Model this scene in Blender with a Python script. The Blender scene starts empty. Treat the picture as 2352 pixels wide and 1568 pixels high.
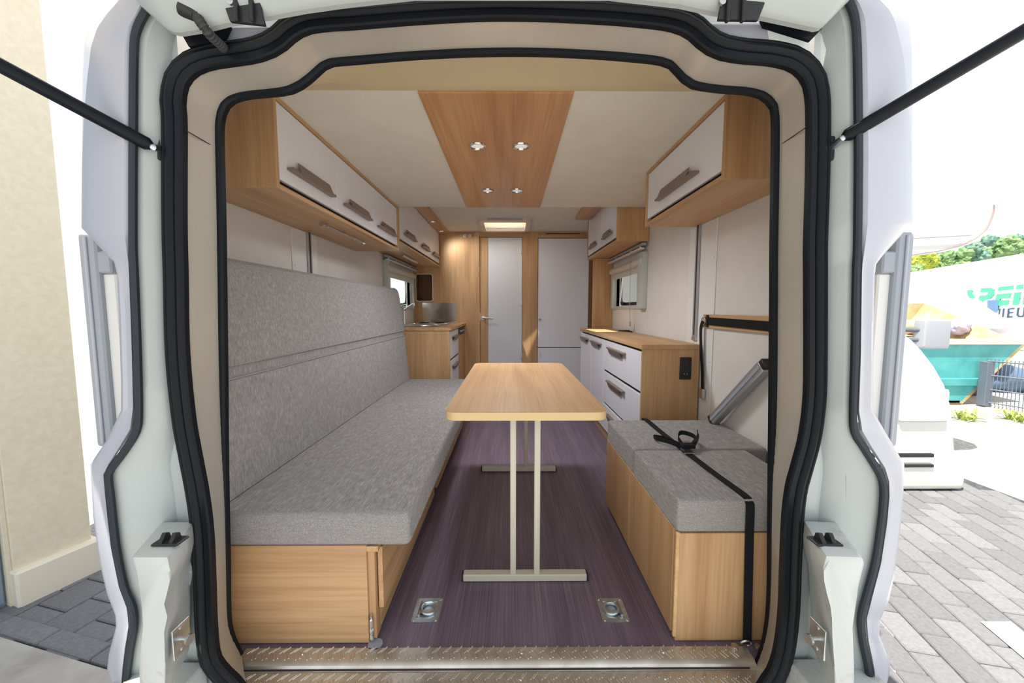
import bpy, bmesh, math, random
from mathutils import Vector, Matrix
random.seed(7)
SC = bpy.context.scene
COL = SC.collection

# ------------------------------------------------------------------ camera
FPX, CX, CY, VX, VY, ZC = 880., 1176., 784., 1171., 710., 1.03
PITCH = math.atan((CY - VY) / FPX)
YAW = math.atan((CX - VX) / FPX * math.cos(PITCH))
cam = bpy.data.objects.new('camera', bpy.data.cameras.new('camera'))
COL.objects.link(cam)
cam.data.sensor_fit = 'HORIZONTAL'
cam.data.sensor_width = 36.
cam.data.lens = 36. * FPX / 2352.
cam.data.clip_start = .02
cam.data.clip_end = 500
cam.location = (0, 0, ZC)
cam.rotation_euler = (math.pi / 2 - PITCH, 0, -YAW)
SC.camera = cam

# ------------------------------------------------------------------ light
W = bpy.data.worlds.new('sky'); SC.world = W; W.use_nodes = True
bg = W.node_tree.nodes['Background']
bg.inputs[0].default_value = (.90, .955, 1.0, 1)
bg.inputs[1].default_value = 1.6
sun = bpy.data.objects.new('sun', bpy.data.lights.new('sun', 'SUN'))
COL.objects.link(sun)
sun.data.energy = 12.0
sun.data.angle = .009
sun.data.color = (1, .94, .84)
sun.rotation_euler = Vector((.42, .30, -1.4)).to_track_quat('-Z', 'Y').to_euler()
vs = SC.view_settings
vs.view_transform = 'Standard'; vs.look = 'None'; vs.gamma = 1; vs.use_curve_mapping = False
vs.exposure = -0.28
CEIL_LAMP_W = 15.0

# ------------------------------------------------------------------ helpers
_f = Vector((math.sin(YAW) * math.cos(PITCH), math.cos(YAW) * math.cos(PITCH), -math.sin(PITCH)))
_r = Vector((math.cos(YAW), -math.sin(YAW), 0))
_u = _r.cross(_f)


def at(px, py, X=None, Y=None, Z=None):
    """a point of the photograph on the plane x = X, y = Y or z = Z of the place"""
    d = _f + _r * ((px - CX) / FPX) - _u * ((py - CY) / FPX)
    t = X / d.x if X is not None else Y / d.y if Y is not None else (Z - ZC) / d.z
    return Vector((t * d.x, t * d.y, ZC + t * d.z))


class B:
    """collects shapes of one part in world coordinates"""
    def __init__(s): s.bm = bmesh.new()

    def box(s, x0, x1, y0, y1, z0, z1, b=.0015, seg=1):
        x0, x1 = sorted((x0, x1)); y0, y1 = sorted((y0, y1)); z0, z1 = sorted((z0, z1))
        m = Matrix.Translation(((x0 + x1) / 2, (y0 + y1) / 2, (z0 + z1) / 2)) @ Matrix.Diagonal((x1 - x0, y1 - y0, z1 - z0, 1))
        vs_ = bmesh.ops.create_cube(s.bm, size=1, matrix=m)['verts']
        b = min(b, .49 * min(x1 - x0, y1 - y0, z1 - z0))
        if b > 0:
            ed = list({e for v in vs_ for e in v.link_edges})
            bmesh.ops.bevel(s.bm, geom=ed, offset=b, segments=seg, affect='EDGES', profile=.6)
        return s

    def obox(s, c, ax, ay, az, b=.001, seg=1):
        """box with centre c and half-axis vectors"""
        ax, ay, az = Vector(ax), Vector(ay), Vector(az)
        m = Matrix(((2 * ax.x, 2 * ay.x, 2 * az.x, c[0]), (2 * ax.y, 2 * ay.y, 2 * az.y, c[1]), (2 * ax.z, 2 * ay.z, 2 * az.z, c[2]), (0, 0, 0, 1)))
        vs_ = bmesh.ops.create_cube(s.bm, size=1, matrix=m)['verts']
        b = min(b, .45 * 2 * min(ax.length, ay.length, az.length))
        if b > 0:
            ed = list({e for v in vs_ for e in v.link_edges})
            bmesh.ops.bevel(s.bm, geom=ed, offset=b, segments=seg, affect='EDGES', profile=.6)
        return s

    def prism(s, pts, vec, b=0):
        """polygon of 3D points pushed along vec"""
        vec = Vector(vec)
        a = [s.bm.verts.new(Vector(p)) for p in pts]
        c = [s.bm.verts.new(Vector(p) + vec) for p in pts]
        n = len(a)
        fs = [s.bm.faces.new(a), s.bm.faces.new(c[::-1])]
        for i in range(n):
            fs.append(s.bm.faces.new((a[i], c[i], c[(i + 1) % n], a[(i + 1) % n])))
        if b > 0:
            ed = list({e for f in fs for e in f.edges})
            bmesh.ops.bevel(s.bm, geom=ed, offset=b, segments=2, affect='EDGES', profile=.6)
        return s

    def loft(s, loops, closed=False):
        rows = [[s.bm.verts.new(Vector(p)) for p in l] for l in loops]
        for a, c in zip(rows, rows[1:]):
            n = len(a)
            for i in range(n if closed else n - 1):
                j = (i + 1) % n
                s.bm.faces.new((a[i], a[j], c[j], c[i]))
        return rows

    def tube(s, pts, r, n=10, cap=True):
        pts = [Vector(p) for p in pts]
        rows = []
        prev = None
        for i, p in enumerate(pts):
            t = (pts[min(i + 1, len(pts) - 1)] - pts[max(i - 1, 0)]).normalized()
            if prev is None:
                prev = t.orthogonal().normalized()
            prev = (prev - t * prev.dot(t)).normalized()
            q = t.cross(prev)
            rr = r[i] if isinstance(r, (list, tuple)) else r
            rows.append([p + (prev * math.cos(2 * math.pi * k / n) + q * math.sin(2 * math.pi * k / n)) * rr for k in range(n)])
        R = s.loft(rows, True)
        if cap:
            s.bm.faces.new(R[0][::-1]); s.bm.faces.new(R[-1])
        return s

    def ribbon(s, pts, side, w, th):
        """flat strap through pts; side = width direction"""
        pts = [Vector(p) for p in pts]
        rows = []
        for i, p in enumerate(pts):
            t = (pts[min(i + 1, len(pts) - 1)] - pts[max(i - 1, 0)]).normalized()
            sd = Vector(side[i]) if isinstance(side, list) else Vector(side)
            sd = (sd - t * sd.dot(t)).normalized()
            nn = t.cross(sd)
            rows.append([p + sd * (a * w / 2) + nn * (c * th / 2) for a, c in ((-1, -1), (1, -1), (1, 1), (-1, 1))])
        R = s.loft(rows, True)
        s.bm.faces.new(R[0][::-1]); s.bm.faces.new(R[-1])
        return s

    def sweep(s, path, prof, close_ends=True):
        """profile (a outward in the XZ plane, b towards the viewer, -Y) along a path in a plane of constant y"""
        rows = []
        n = len(path)
        for i, p in enumerate(path):
            t = path[min(i + 1, n - 1)] - path[max(i - 1, 0)]
            t = Vector((t.x, 0, t.z)).normalized()
            o = Vector((-t.z, 0, t.x))
            rows.append([p + o * a + Vector((0, -b, 0)) for a, b in prof])
        R = s.loft(rows, True)
        if close_ends:
            s.bm.faces.new(R[0][::-1]); s.bm.faces.new(R[-1])
        return s

    def ring(s, c, axis, R, r, n=28, m=8, a0=0., a1=2 * math.pi, u0=None):
        axis = Vector(axis).normalized()
        u = Vector(u0).normalized() if u0 is not None else axis.orthogonal().normalized()
        v = axis.cross(u)
        full = abs(a1 - a0 - 2 * math.pi) < 1e-6
        k = n if full else n + 1
        pts = [Vector(c) + (u * math.cos(a0 + (a1 - a0) * i / n) + v * math.sin(a0 + (a1 - a0) * i / n)) * R for i in range(k)]
        if full:
            pts += [pts[0], pts[1]]
            s.tube(pts, r, m, cap=False)
        else:
            s.tube(pts, r, m)
        return s

    def disc(s, c, axis, r, h, n=20, r2=None):
        axis = Vector(axis).normalized()
        s.tube([Vector(c), Vector(c) + axis * h], [r, r if r2 is None else r2], n)
        return s

    def quad(s, *p):
        s.bm.faces.new([s.bm.verts.new(Vector(q)) for q in p]); return s


def make(name, b, mat, parent=None, smooth=True, angle=35, sub=0):
    """one mesh object; a child keeps world coordinates relative to its parent's base"""
    base = Vector((0, 0, 0))
    p = parent
    while p is not None:
        base += p.location; p = p.parent
    bm = b.bm
    bmesh.ops.recalc_face_normals(bm, faces=bm.faces)
    org = Vector((0, 0, 0))
    if parent is None and len(bm.verts):
        lo = Vector([min(v.co[i] for v in bm.verts) for i in range(3)])
        hi = Vector([max(v.co[i] for v in bm.verts) for i in range(3)])
        org = Vector(((lo.x + hi.x) / 2, (lo.y + hi.y) / 2, lo.z))
    for v in bm.verts:
        v.co -= base + org
    me = bpy.data.meshes.new(name)
    bm.to_mesh(me); bm.free()
    me.materials.append(mat)
    if smooth:
        me.shade_smooth()
        try:
            me.set_sharp_from_angle(angle=math.radians(angle))
        except Exception:
            pass
    o = bpy.data.objects.new(name, me)
    COL.objects.link(o)
    o.location = org
    if parent is not None:
        o.parent = parent
    if sub:
        m = o.modifiers.new('smooth', 'SUBSURF'); m.levels = sub; m.render_levels = sub
    return o


def tag(o, label=None, cat=None, group=None, kind=None):
    if label: o['label'] = label
    if cat: o['category'] = cat
    if group: o['group'] = group
    if kind: o['kind'] = kind
    return o


def thing(name, label, cat, base, group=None):
    o = bpy.data.objects.new(name, None)
    o.empty_display_size = .05
    COL.objects.link(o)
    o.location = base
    return tag(o, label, cat, group)


def struct(name, b, mat, parent=None, **k):
    o = make(name, b, mat, parent, **k)
    if parent is None: o['kind'] = 'structure'
    return o


def crom(pts, n, ends=True):
    """smooth path through pts, evenly spaced"""
    P = [Vector(p) for p in pts]
    P = [P[0] * 2 - P[1]] + P + [P[-1] * 2 - P[-2]]
    out = []
    for i in range(1, len(P) - 2):
        for k in range(10):
            t = k / 10
            a, b_, c, d = P[i - 1:i + 3]
            out.append(.5 * ((2 * b_) + (c - a) * t + (2 * a - 5 * b_ + 4 * c - d) * t * t + (3 * b_ - a - 3 * c + d) * t ** 3))
    out.append(P[-2])
    L = [0]
    for a, b_ in zip(out, out[1:]): L.append(L[-1] + (b_ - a).length)
    res, j = [], 0
    for i in range(n):
        t = L[-1] * i / (n - 1)
        while j < len(L) - 2 and L[j + 1] < t: j += 1
        f = (t - L[j]) / max(L[j + 1] - L[j], 1e-9)
        res.append(out[j].lerp(out[j + 1], min(max(f, 0), 1)))
    return res


def interp(tab, y):
    """tab of (x, y) rows ordered by y -> x"""
    if y <= tab[0][1]: return tab[0][0]
    for (x0, y0), (x1, y1) in zip(tab, tab[1:]):
        if y <= y1: return x0 + (x1 - x0) * (y - y0) / max(y1 - y0, 1e-6)
    return tab[-1][0]


# ------------------------------------------------------------------ materials
def mat(name, col, rough=.5, metal=0., spec=.5, trans=0., emit=None, es=0., ior=1.45, alpha=1.):
    m = bpy.data.materials.new(name); m.use_nodes = True
    p = m.node_tree.nodes['Principled BSDF']
    p.inputs['Base Color'].default_value = (*col, 1)
    p.inputs['Roughness'].default_value = rough
    p.inputs['Metallic'].default_value = metal
    p.inputs['Specular IOR Level'].default_value = spec
    p.inputs['IOR'].default_value = ior
    if trans: p.inputs['Transmission Weight'].default_value = trans
    if emit:
        p.inputs['Emission Color'].default_value = (*emit, 1)
        p.inputs['Emission Strength'].default_value = es
    return m


def nodes(m):
    nt = m.node_tree
    return nt, nt.nodes, nt.links, nt.nodes['Principled BSDF']


def coords(nt, scale, rnd=True):
    tc = nt.nodes.new('ShaderNodeTexCoord')
    mp = nt.nodes.new('ShaderNodeMapping')
    mp.inputs['Scale'].default_value = scale
    if rnd:
        oi = nt.nodes.new('ShaderNodeObjectInfo')
        mu = nt.nodes.new('ShaderNodeVectorMath'); mu.operation = 'SCALE'
        cb = nt.nodes.new('ShaderNodeCombineXYZ')
        for i in range(3): nt.links.new(oi.outputs['Random'], cb.inputs[i])
        nt.links.new(cb.outputs[0], mu.inputs[0]); mu.inputs['Scale'].default_value = 37.
        ad = nt.nodes.new('ShaderNodeVectorMath'); ad.operation = 'ADD'
        nt.links.new(tc.outputs['Object'], ad.inputs[0]); nt.links.new(mu.outputs[0], ad.inputs[1])
        nt.links.new(ad.outputs[0], mp.inputs['Vector'])
    else:
        nt.links.new(tc.outputs['Object'], mp.inputs['Vector'])
    return mp.outputs[0]


def noise(nt, vec, scale, detail=3, rough=.55, dist=0.):
    n = nt.nodes.new('ShaderNodeTexNoise')
    n.inputs['Scale'].default_value = scale
    n.inputs['Detail'].default_value = detail
    n.inputs['Roughness'].default_value = rough
    n.inputs['Distortion'].default_value = dist
    nt.links.new(vec, n.inputs['Vector'])
    return n.outputs['Fac']


def ramp(nt, fac, stops):
    r = nt.nodes.new('ShaderNodeValToRGB')
    e = r.color_ramp.elements
    while len(e) < len(stops): e.new(.5)
    for i, (p, c) in enumerate(stops):
        e[i].position = p; e[i].color = (*c, 1)
    nt.links.new(fac, r.inputs[0])
    return r.outputs[0]


def mix(nt, a, b, fac, mode='MIX'):
    n = nt.nodes.new('ShaderNodeMix'); n.data_type = 'RGBA'; n.blend_type = mode
    if isinstance(fac, float): n.inputs[0].default_value = fac
    else: nt.links.new(fac, n.inputs[0])
    for i, v in ((6, a), (7, b)):
        if isinstance(v, tuple): n.inputs[i].default_value = (*v, 1)
        else: nt.links.new(v, n.inputs[i])
    return n.outputs[2]


def bump(nt, h, p, strength, dist=.001):
    b = nt.nodes.new('ShaderNodeBump')
    b.inputs['Strength'].default_value = strength
    b.inputs['Distance'].default_value = dist
    nt.links.new(h, b.inputs['Height'])
    nt.links.new(b.outputs[0], p.inputs['Normal'])


def oak(name, axis, a=(.49, .29, .145), b=(.57, .36, .19), c=(.62, .41, .23), rough=.42):
    m = mat(name, b, rough, spec=.35)
    nt, N, L, p = nodes(m)
    def sc(across, along): return tuple(along if i == axis else across for i in range(3))
    big = noise(nt, coords(nt, sc(5, .5)), 1.6, 2, .5, .6)
    fine = noise(nt, coords(nt, sc(95, 2.4)), 1.0, 4, .65, .3)
    mid = noise(nt, coords(nt, sc(22, .9)), 1.0, 3, .55, .8)
    base = ramp(nt, big, [(.30, a), (.52, b), (.75, c)])
    g = ramp(nt, fine, [(.34, (.82, .77, .72)), (.56, (1, 1, 1))])
    g2 = ramp(nt, mid, [(.35, (.91, .88, .86)), (.62, (1.04, 1.03, 1.03))])
    col = mix(nt, base, g, .75, 'MULTIPLY')
    col = mix(nt, col, g2, .8, 'MULTIPLY')
    L.new(col, p.inputs['Base Color'])
    bump(nt, fine, p, .12, .0006)
    return m


def speckled(name, c0, c1, scale, rough=.6, stretch=(1, 1, 1), bmp=0., metal=0., spec=.4, detail=4, lo=.35, hi=.65, rnd=True):
    m = mat(name, c1, rough, metal, spec)
    nt, N, L, p = nodes(m)
    f = noise(nt, coords(nt, stretch, rnd), scale, detail)
    L.new(ramp(nt, f, [(lo, c0), (hi, c1)]), p.inputs['Base Color'])
    if bmp: bump(nt, f, p, bmp, .002)
    return m


def fabric(name, c0, c1, along):
    m = mat(name, c1, .92, spec=.15)
    nt, N, L, p = nodes(m)
    ca = [330, 330, 330]; ca[along] = 26
    a = noise(nt, coords(nt, tuple(ca)), 1., 3, .7)
    cb_ = [34, 34, 34]; cb_[(along + 1) % 3] = 420
    b = noise(nt, coords(nt, tuple(cb_)), 1., 2, .7)
    w = noise(nt, coords(nt, (1, 1, 1)), 620., 1, .5)
    lo = tuple(x * .80 for x in c0)
    col = mix(nt, ramp(nt, a, [(.34, tuple(x * .80 for x in c0)), (.5, c0), (.66, c1)]), ramp(nt, b, [(.30, (.80, .80, .80)), (.7, (1.12, 1.12, 1.12))]), .7, 'MULTIPLY')
    col = mix(nt, col, ramp(nt, w, [(.3, (.72, .72, .72)), (.7, (1.2, 1.2, 1.2))]), .35, 'MULTIPLY')
    L.new(col, p.inputs['Base Color'])
    p.inputs['Sheen Weight'].default_value = .15
    bump(nt, w, p, .35, .001)
    return m


M = dict(
    oak_x=oak('oak_x', 0), oak_y=oak('oak_y', 1), oak_z=oak('oak_z', 2),
    oak_edge=oak('oak_edge', 1, (.60, .38, .18), (.66, .44, .22), (.70, .48, .25), .5),
    oak_ceiling=oak('oak_ceiling', 1, (.47, .235, .105), (.56, .315, .155), (.62, .37, .19), .35),
    oak_dark_and_shade=oak('oak_dark_and_shade', 2, (.16, .075, .035), (.22, .11, .05), (.26, .13, .065)),
    lacquer=mat('white_lacquer', (.78, .785, .84), .33, spec=.5),
    white=mat('white_plastic', (.74, .74, .73), .4),
    ceiling=speckled('ceiling_cloth', (.70, .66, .58), (.74, .70, .62), 7., .9, spec=.1),
    lip=mat('headliner_edge', (.66, .56, .36), .9, spec=.1),
    wallcloth=speckled('wall_board', (.67, .64, .61), (.73, .70, .67), 3., .75, spec=.2),
    floor=None, black=mat('black_plastic', (.018, .018, .020), .45),
    gap=mat('dark_gap', (.035, .02, .022), .7),
    rubber=mat('black_rubber', (.005, .007, .011), .38, spec=.22),
    webbing=speckled('black_webbing', (.008, .008, .010), (.02, .02, .022), 400., .8, spec=.2),
    taupe=mat('taupe_metal', (.25, .185, .145), .35, .35),
    chrome=mat('chrome', (.75, .75, .77), .12, 1.),
    satin=mat('satin_nickel', (.62, .60, .57), .4, .5),
    steel=mat('brushed_steel', (.62, .61, .60), .32, 1.),
    zinc=speckled('zinc_plate', (.50, .56, .60), (.68, .74, .78), 40., .35, metal=1.),
    alu=mat('anodised_aluminium', (.42, .43, .45), .5, .7),
    sand=mat('sand_powder_coat', (.60, .57, .47), .45),
    frost=mat('frosted_glass', (.68, .69, .73), .55, spec=.4),
    glass=mat('window_glass', (.92, .96, .97), .02, trans=1., ior=1.05),
    lampglass=mat('lamp_lens', (.8, .8, .78), .25, emit=(1, .95, .85), es=.35),
    greypost=mat('grey_profile', (.34, .37, .42), .4),
    cassette=mat('blind_cassette', (.62, .60, .55), .5),
    winframe=mat('window_frame_grey', (.50, .53, .50), .5),
)


def mk_floor():
    m = mat('vinyl_floor', (.12, .08, .1), .42, spec=.4)
    nt, N, L, p = nodes(m)
    a = noise(nt, coords(nt, (11, .5, 1), False), 1.4, 3, .5, .5)
    b = noise(nt, coords(nt, (230, 2.2, 1), False), 1., 4, .7, .2)
    col = ramp(nt, a, [(.3, (.145, .104, .145)), (.55, (.182, .136, .180)), (.75, (.212, .160, .198))])
    col = mix(nt, col, ramp(nt, b, [(.30, (.60, .58, .60)), (.5, (1, 1, 1)), (.70, (1.7, 1.6, 1.6))]), .8, 'MULTIPLY')
    L.new(col, p.inputs['Base Color'])
    bump(nt, b, p, .1, .0006)
    return m


M['floor'] = mk_floor()
M['seat'] = fabric('grey_melange', (.29, .275, .27), (.40, .385, .38), 1)
M['seatback'] = fabric('grey_melange_back', (.29, .275, .27), (.40, .385, .38), 2)
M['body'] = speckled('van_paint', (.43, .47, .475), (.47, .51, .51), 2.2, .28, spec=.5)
M['bodyout'] = mat('van_paint_outside', (.44, .455, .53), .25, spec=.5)
M['jamb'] = speckled('jamb_lining', (.44, .40, .35), (.55, .51, .45), 2.4, .38, (1, 1, .35), metal=.35, spec=.5)


def dirty_body():
    m = mat('dirty_van_paint', (.6, .64, .64), .3)
    nt, N, L, p = nodes(m)
    f = noise(nt, coords(nt, (1, 1, 1)), 14., 6, .7)
    g = noise(nt, coords(nt, (1, 1, 1)), 3., 3, .5)
    col = mix(nt, (.56, .59, .585), (.33, .25, .15), ramp(nt, f, [(.55, (0, 0, 0)), (.72, (.8, .8, .8))]))
    col = mix(nt, col, (.55, .58, .58), ramp(nt, g, [(.42, (0, 0, 0)), (.5, (1, 1, 1))]))
    L.new(col, p.inputs['Base Color'])
    return m


M['dirty'] = dirty_body()

YB, YO, YI = 4.69, .95, 1.045         # rear inner wall; outer and inner plane of the tailgate opening
XL, XR = -1.17, 1.07                  # side walls
ZL, ZH = 1.80, 1.955                  # low and high ceiling

# ------------------------------------------------------------------ the room: floor, walls, ceilings
struct('floor', B().box(-1.0, .95, 1.083, 1.25, -.04, 0, 0).box(XL, XR, 1.25, YB + .1, -.04, 0, 0), M['floor'])


def wall_side(name, x0, x1, wy0, wy1, wz0, wz1):
    b = B()
    for y0, y1, z0, z1 in ((1.25, wy0, -.04, 2.0), (wy1, YB + .1, -.04, 2.0), (wy0, wy1, -.04, wz0), (wy0, wy1, wz1, 2.0)):
        b.box(x0, x1, y0, y1, z0, z1, 0)
    return struct(name, b, M['wallcloth'])


WL = (3.66, 4.52, 1.06, 1.41)
WR = (3.13, 3.86, 1.06, 1.39)
wall_left = wall_side('wall_left', XL - .035, XL, *WL)
wall_right = wall_side('wall_right', XR, XR + .035, *WR)

b = B()                                # wall behind the kitchen with its recess, left of the washroom door
NX0, NX1, NZ0, NZ1 = -1.137, -.937, 1.13, 1.45
for x0, x1, z0, z1 in ((XL, NX0, 0, ZH), (NX1, -.42, 0, ZH), (NX0, NX1, 0, NZ0), (NX0, NX1, NZ1, ZH)):
    b.box(x0, x1, YB, YB + .02, z0, z1, 0)
wall_back = struct('wall_back', b, M['oak_z'])
b = B()
b.box(NX0, NX1, YB + .16, YB + .17, NZ0, NZ1, 0)
b.box(NX0 - .01, NX0, YB + .02, YB + .17, NZ0 - .01, NZ1 + .01, 0).box(NX1, NX1 + .01, YB + .02, YB + .17, NZ0 - .01, NZ1 + .01, 0)
b.box(NX0, NX1, YB + .02, YB + .17, NZ0 - .01, NZ0, 0).box(NX0, NX1, YB + .02, YB + .17, NZ1, NZ1 + .01, 0)
make('niche_lining', b, M['oak_dark_and_shade'], wall_back)  # same oak as the wall; the recess's shade is put into the colour
pth = []
for cx_, cz_, a0 in ((NX1 - .025, NZ1 - .025, 0), (NX0 + .025, NZ1 - .025, 90), (NX0 + .025, NZ0 + .025, 180), (NX1 - .025, NZ0 + .025, 270)):
    for k in range(5):
        a = math.radians(a0 + 22.5 * k)
        pth.append(Vector((cx_ + .027 * math.cos(a), YB - .003, cz_ + .027 * math.sin(a))))
make('niche_edging', B().tube(pth + pth[:2], .005, 6, False), M['white'], wall_back)
make('end_wall', B().box(XL - .035, XR + .035, YB + .22, YB + .25, -.04, 2.02, 0), M['wallcloth'], wall_back)

b = B().box(XL, XR, 1.42, 2.97, ZL, ZL + .02, 0).box(XL, XR, 2.955, 2.97, ZL + .02, ZH + .02, 0).prism([(-1.0, 1.05, 1.835), (.95, 1.05, 1.835), (1.105, 1.25, 1.835), (1.105, 1.46, 1.835), (-1.205, 1.46, 1.835), (-1.205, 1.25, 1.835)], (0, 0, .025))
ceiling = struct('ceiling', b, M['ceiling'])
b = B()                                # raised ceiling at the kitchen, open at the roof hatch and an unseen opening
HX0, HX1, HY0, HY1 = -.275, .175, 4.06, 4.50
KX0, KX1, KY0, KY1 = .40, .60, 3.06, 3.53  # unseen opening, assumed and placed to throw a sun patch on the sideboard
for x0, x1, y0, y1 in ((XL, HX0, KY1, YB + .02), (HX1, XR, KY1, YB + .02), (HX0, HX1, KY1, HY0), (HX0, HX1, HY1, YB + .02),
                       (XL, KX0, 2.97, KY1), (KX1, XR, 2.97, KY1), (KX0, KX1, 2.97, KY0)):
    b.box(x0, x1, y0, y1, ZH, ZH + .03, 0)
make('ceiling_section', b, M['ceiling'], ceiling)
make('ceiling_end', B().box(XL, XR, YB + .02, YB + .26, ZH, ZH + .03, 0), M['ceiling'], ceiling)

# oak panel in the ceiling
make('wood_panel', B().box(-.325, .228, 1.425, 2.955, ZL - .008, ZL, .001), M['oak_ceiling'], ceiling)

# ------------------------------------------------------------------ the tailgate opening
IN_PX = [(546, 1508), (527, 1465), (518, 1419), (516, 1294), (513, 1151), (511, 1020), (509, 806), (505, 520), (502, 400), (500, 300), (507, 254), (525, 229), (557, 216), (607, 210), (661, 204),
         (693, 189), (718, 168), (743, 146), (768, 137), (800, 135), (943, 123), (1086, 116), (1229, 115), (1371, 121), (1479, 130), (1521, 136), (1546, 146), (1568, 171),
         (1586, 186), (1606, 193), (1659, 200), (1713, 204), (1752, 214), (1777, 236), (1785, 264), (1785, 357), (1782, 560), (1781, 699), (1779, 913), (1777, 1080), (1776, 1200),
         (1775, 1329), (1771, 1419), (1759, 1490), (1745, 1526)]
OUT_PX = [(560, 1600), (536, 1568), (511, 1544), (486, 1508), (477, 1437), (473, 1329), (468, 1222), (457, 1133), (440, 1042), (425, 955), (411, 806), (407, 627), (405, 560), (404, 464), (404, 286), (401, 235), (410, 186),
          (436, 154), (475, 136), (528, 127), (586, 118), (632, 100), (664, 73), (700, 53), (750, 45), (800, 42), (950, 30), (1100, 22), (1230, 22), (1350, 27), (1450, 34), (1540, 45), (1588, 63), (1623, 93),
          (1656, 111), (1713, 121), (1766, 125), (1823, 139), (1859, 171), (1873, 214), (1876, 286), (1874, 429), (1870, 560), (1870, 627), (1870, 806), (1868, 913), (1857, 1002), (1838, 1075),
          (1826, 1120), (1818, 1187), (1813, 1294), (1809, 1401), (1798, 1490), (1780, 1544), (1763, 1568), (1745, 1600)]
NP = 180
IN = crom([at(x, y, Y=YI) for x, y in IN_PX], NP)
OUT = crom([at(x, y, Y=YO) for x, y in OUT_PX], NP)


def offset(path, d):
    r = []
    for i, p in enumerate(path):
        t = (path[min(i + 1, len(path) - 1)] - path[max(i - 1, 0)]).normalized()
        r.append(p + Vector((-t.z, 0, t.x)) * d)
    return r


# orientation: the path runs up the left side, so its outward side is +(-t.z, t.x)
b = B()
i2 = offset(IN, -.004); o2 = offset(OUT, -.020)
b.loft([[p + Vector((0, .01, 0)) for p in i2], [p.lerp(q, .5) + Vector((0, 0, .0)) for p, q in zip(i2, o2)], o2])
wall_rear = struct('wall_rear', b, M['jamb'])
# the lining's inner face behind the seal, out to the side walls
b = B()
def rect(p):
    cx, cz = -.03, .85
    dx, dz = p.x - cx, p.z - cz
    k = min((.98 if dx < 0 else .98) / max(abs(dx), 1e-6), (1.0 if dz > 0 else .9) / max(abs(dz), 1e-6))
    q = Vector((cx + dx * k, YI + .02, cz + dz * k))
    w = Vector(((XL - .035 if q.x < -.9 else XR + .035 if q.x > .85 else q.x), 1.255, q.z))
    return q, w
b.loft([[p + Vector((0, .01, 0)) for p in i2], [rect(p)[0] for p in IN], [rect(p)[1] for p in IN]])
make('inner_lining', b, M['wallcloth'], wall_rear)
# the lip of the headliner from the opening up to the ceiling
xs = [-.80 + 1.55 * i / 40 for i in range(41)]
top = sorted([(p.x, p.z) for p in IN[20:-20] if p.z > 1.3])
def ztop(x):
    for (x0, z0), (x1, z1) in zip(top, top[1:]):
        if x0 <= x <= x1: return z0 + (z1 - z0) * (x - x0) / max(x1 - x0, 1e-6)
    return top[0][1] if x < top[0][0] else top[-1][1]
b = B()
b.loft([[(x, YI + .005, max(ztop(x) + .003, 1.60)) for x in xs], [(x, 1.20, max(ztop(x) + .075, 1.70)) for x in xs], [(x, 1.34, 1.772) for x in xs], [(x, 1.405, 1.795) for x in xs], [(x, 1.43, 1.801) for x in xs]])
make('headliner_lip', b, M['lip'], wall_rear)
# seams of the lining where two pieces of it meet
for px0, py0, px1, py1 in ((431, 302, 493, 338), (1852, 292, 1791, 334)):
    make('lining_seam', B().tube([at(px0, py0, Y=YO - .002), at(px1, py1, Y=YI - .01)], .0012, 5), M['gap'], wall_rear)

SEAL_IN = [(-.0125, -.008), (-.0125, .006), (-.008, .012), (.008, .012), (.0125, .006), (.0125, -.008)]
tag(make('inner_seal', B().sweep(IN, SEAL_IN), M['rubber'], wall_rear), 'thin black rubber edge seal')
SEAL_OUT = [(-.030, -.006), (-.030, .010), (-.026, .015), (-.012, .017), (-.006, .013), (-.002, .019), (.006, .024), (.014, .021), (.018, .015), (.022, .019), (.028, .017), (.032, .008), (.032, -.006)]
SEAL_OUT = [(a * .80, b * .85) for a, b in SEAL_OUT]
tag(make('outer_seal', B().sweep(OUT, SEAL_OUT), M['rubber'], wall_rear), 'thick ribbed black rubber door seal')

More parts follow.
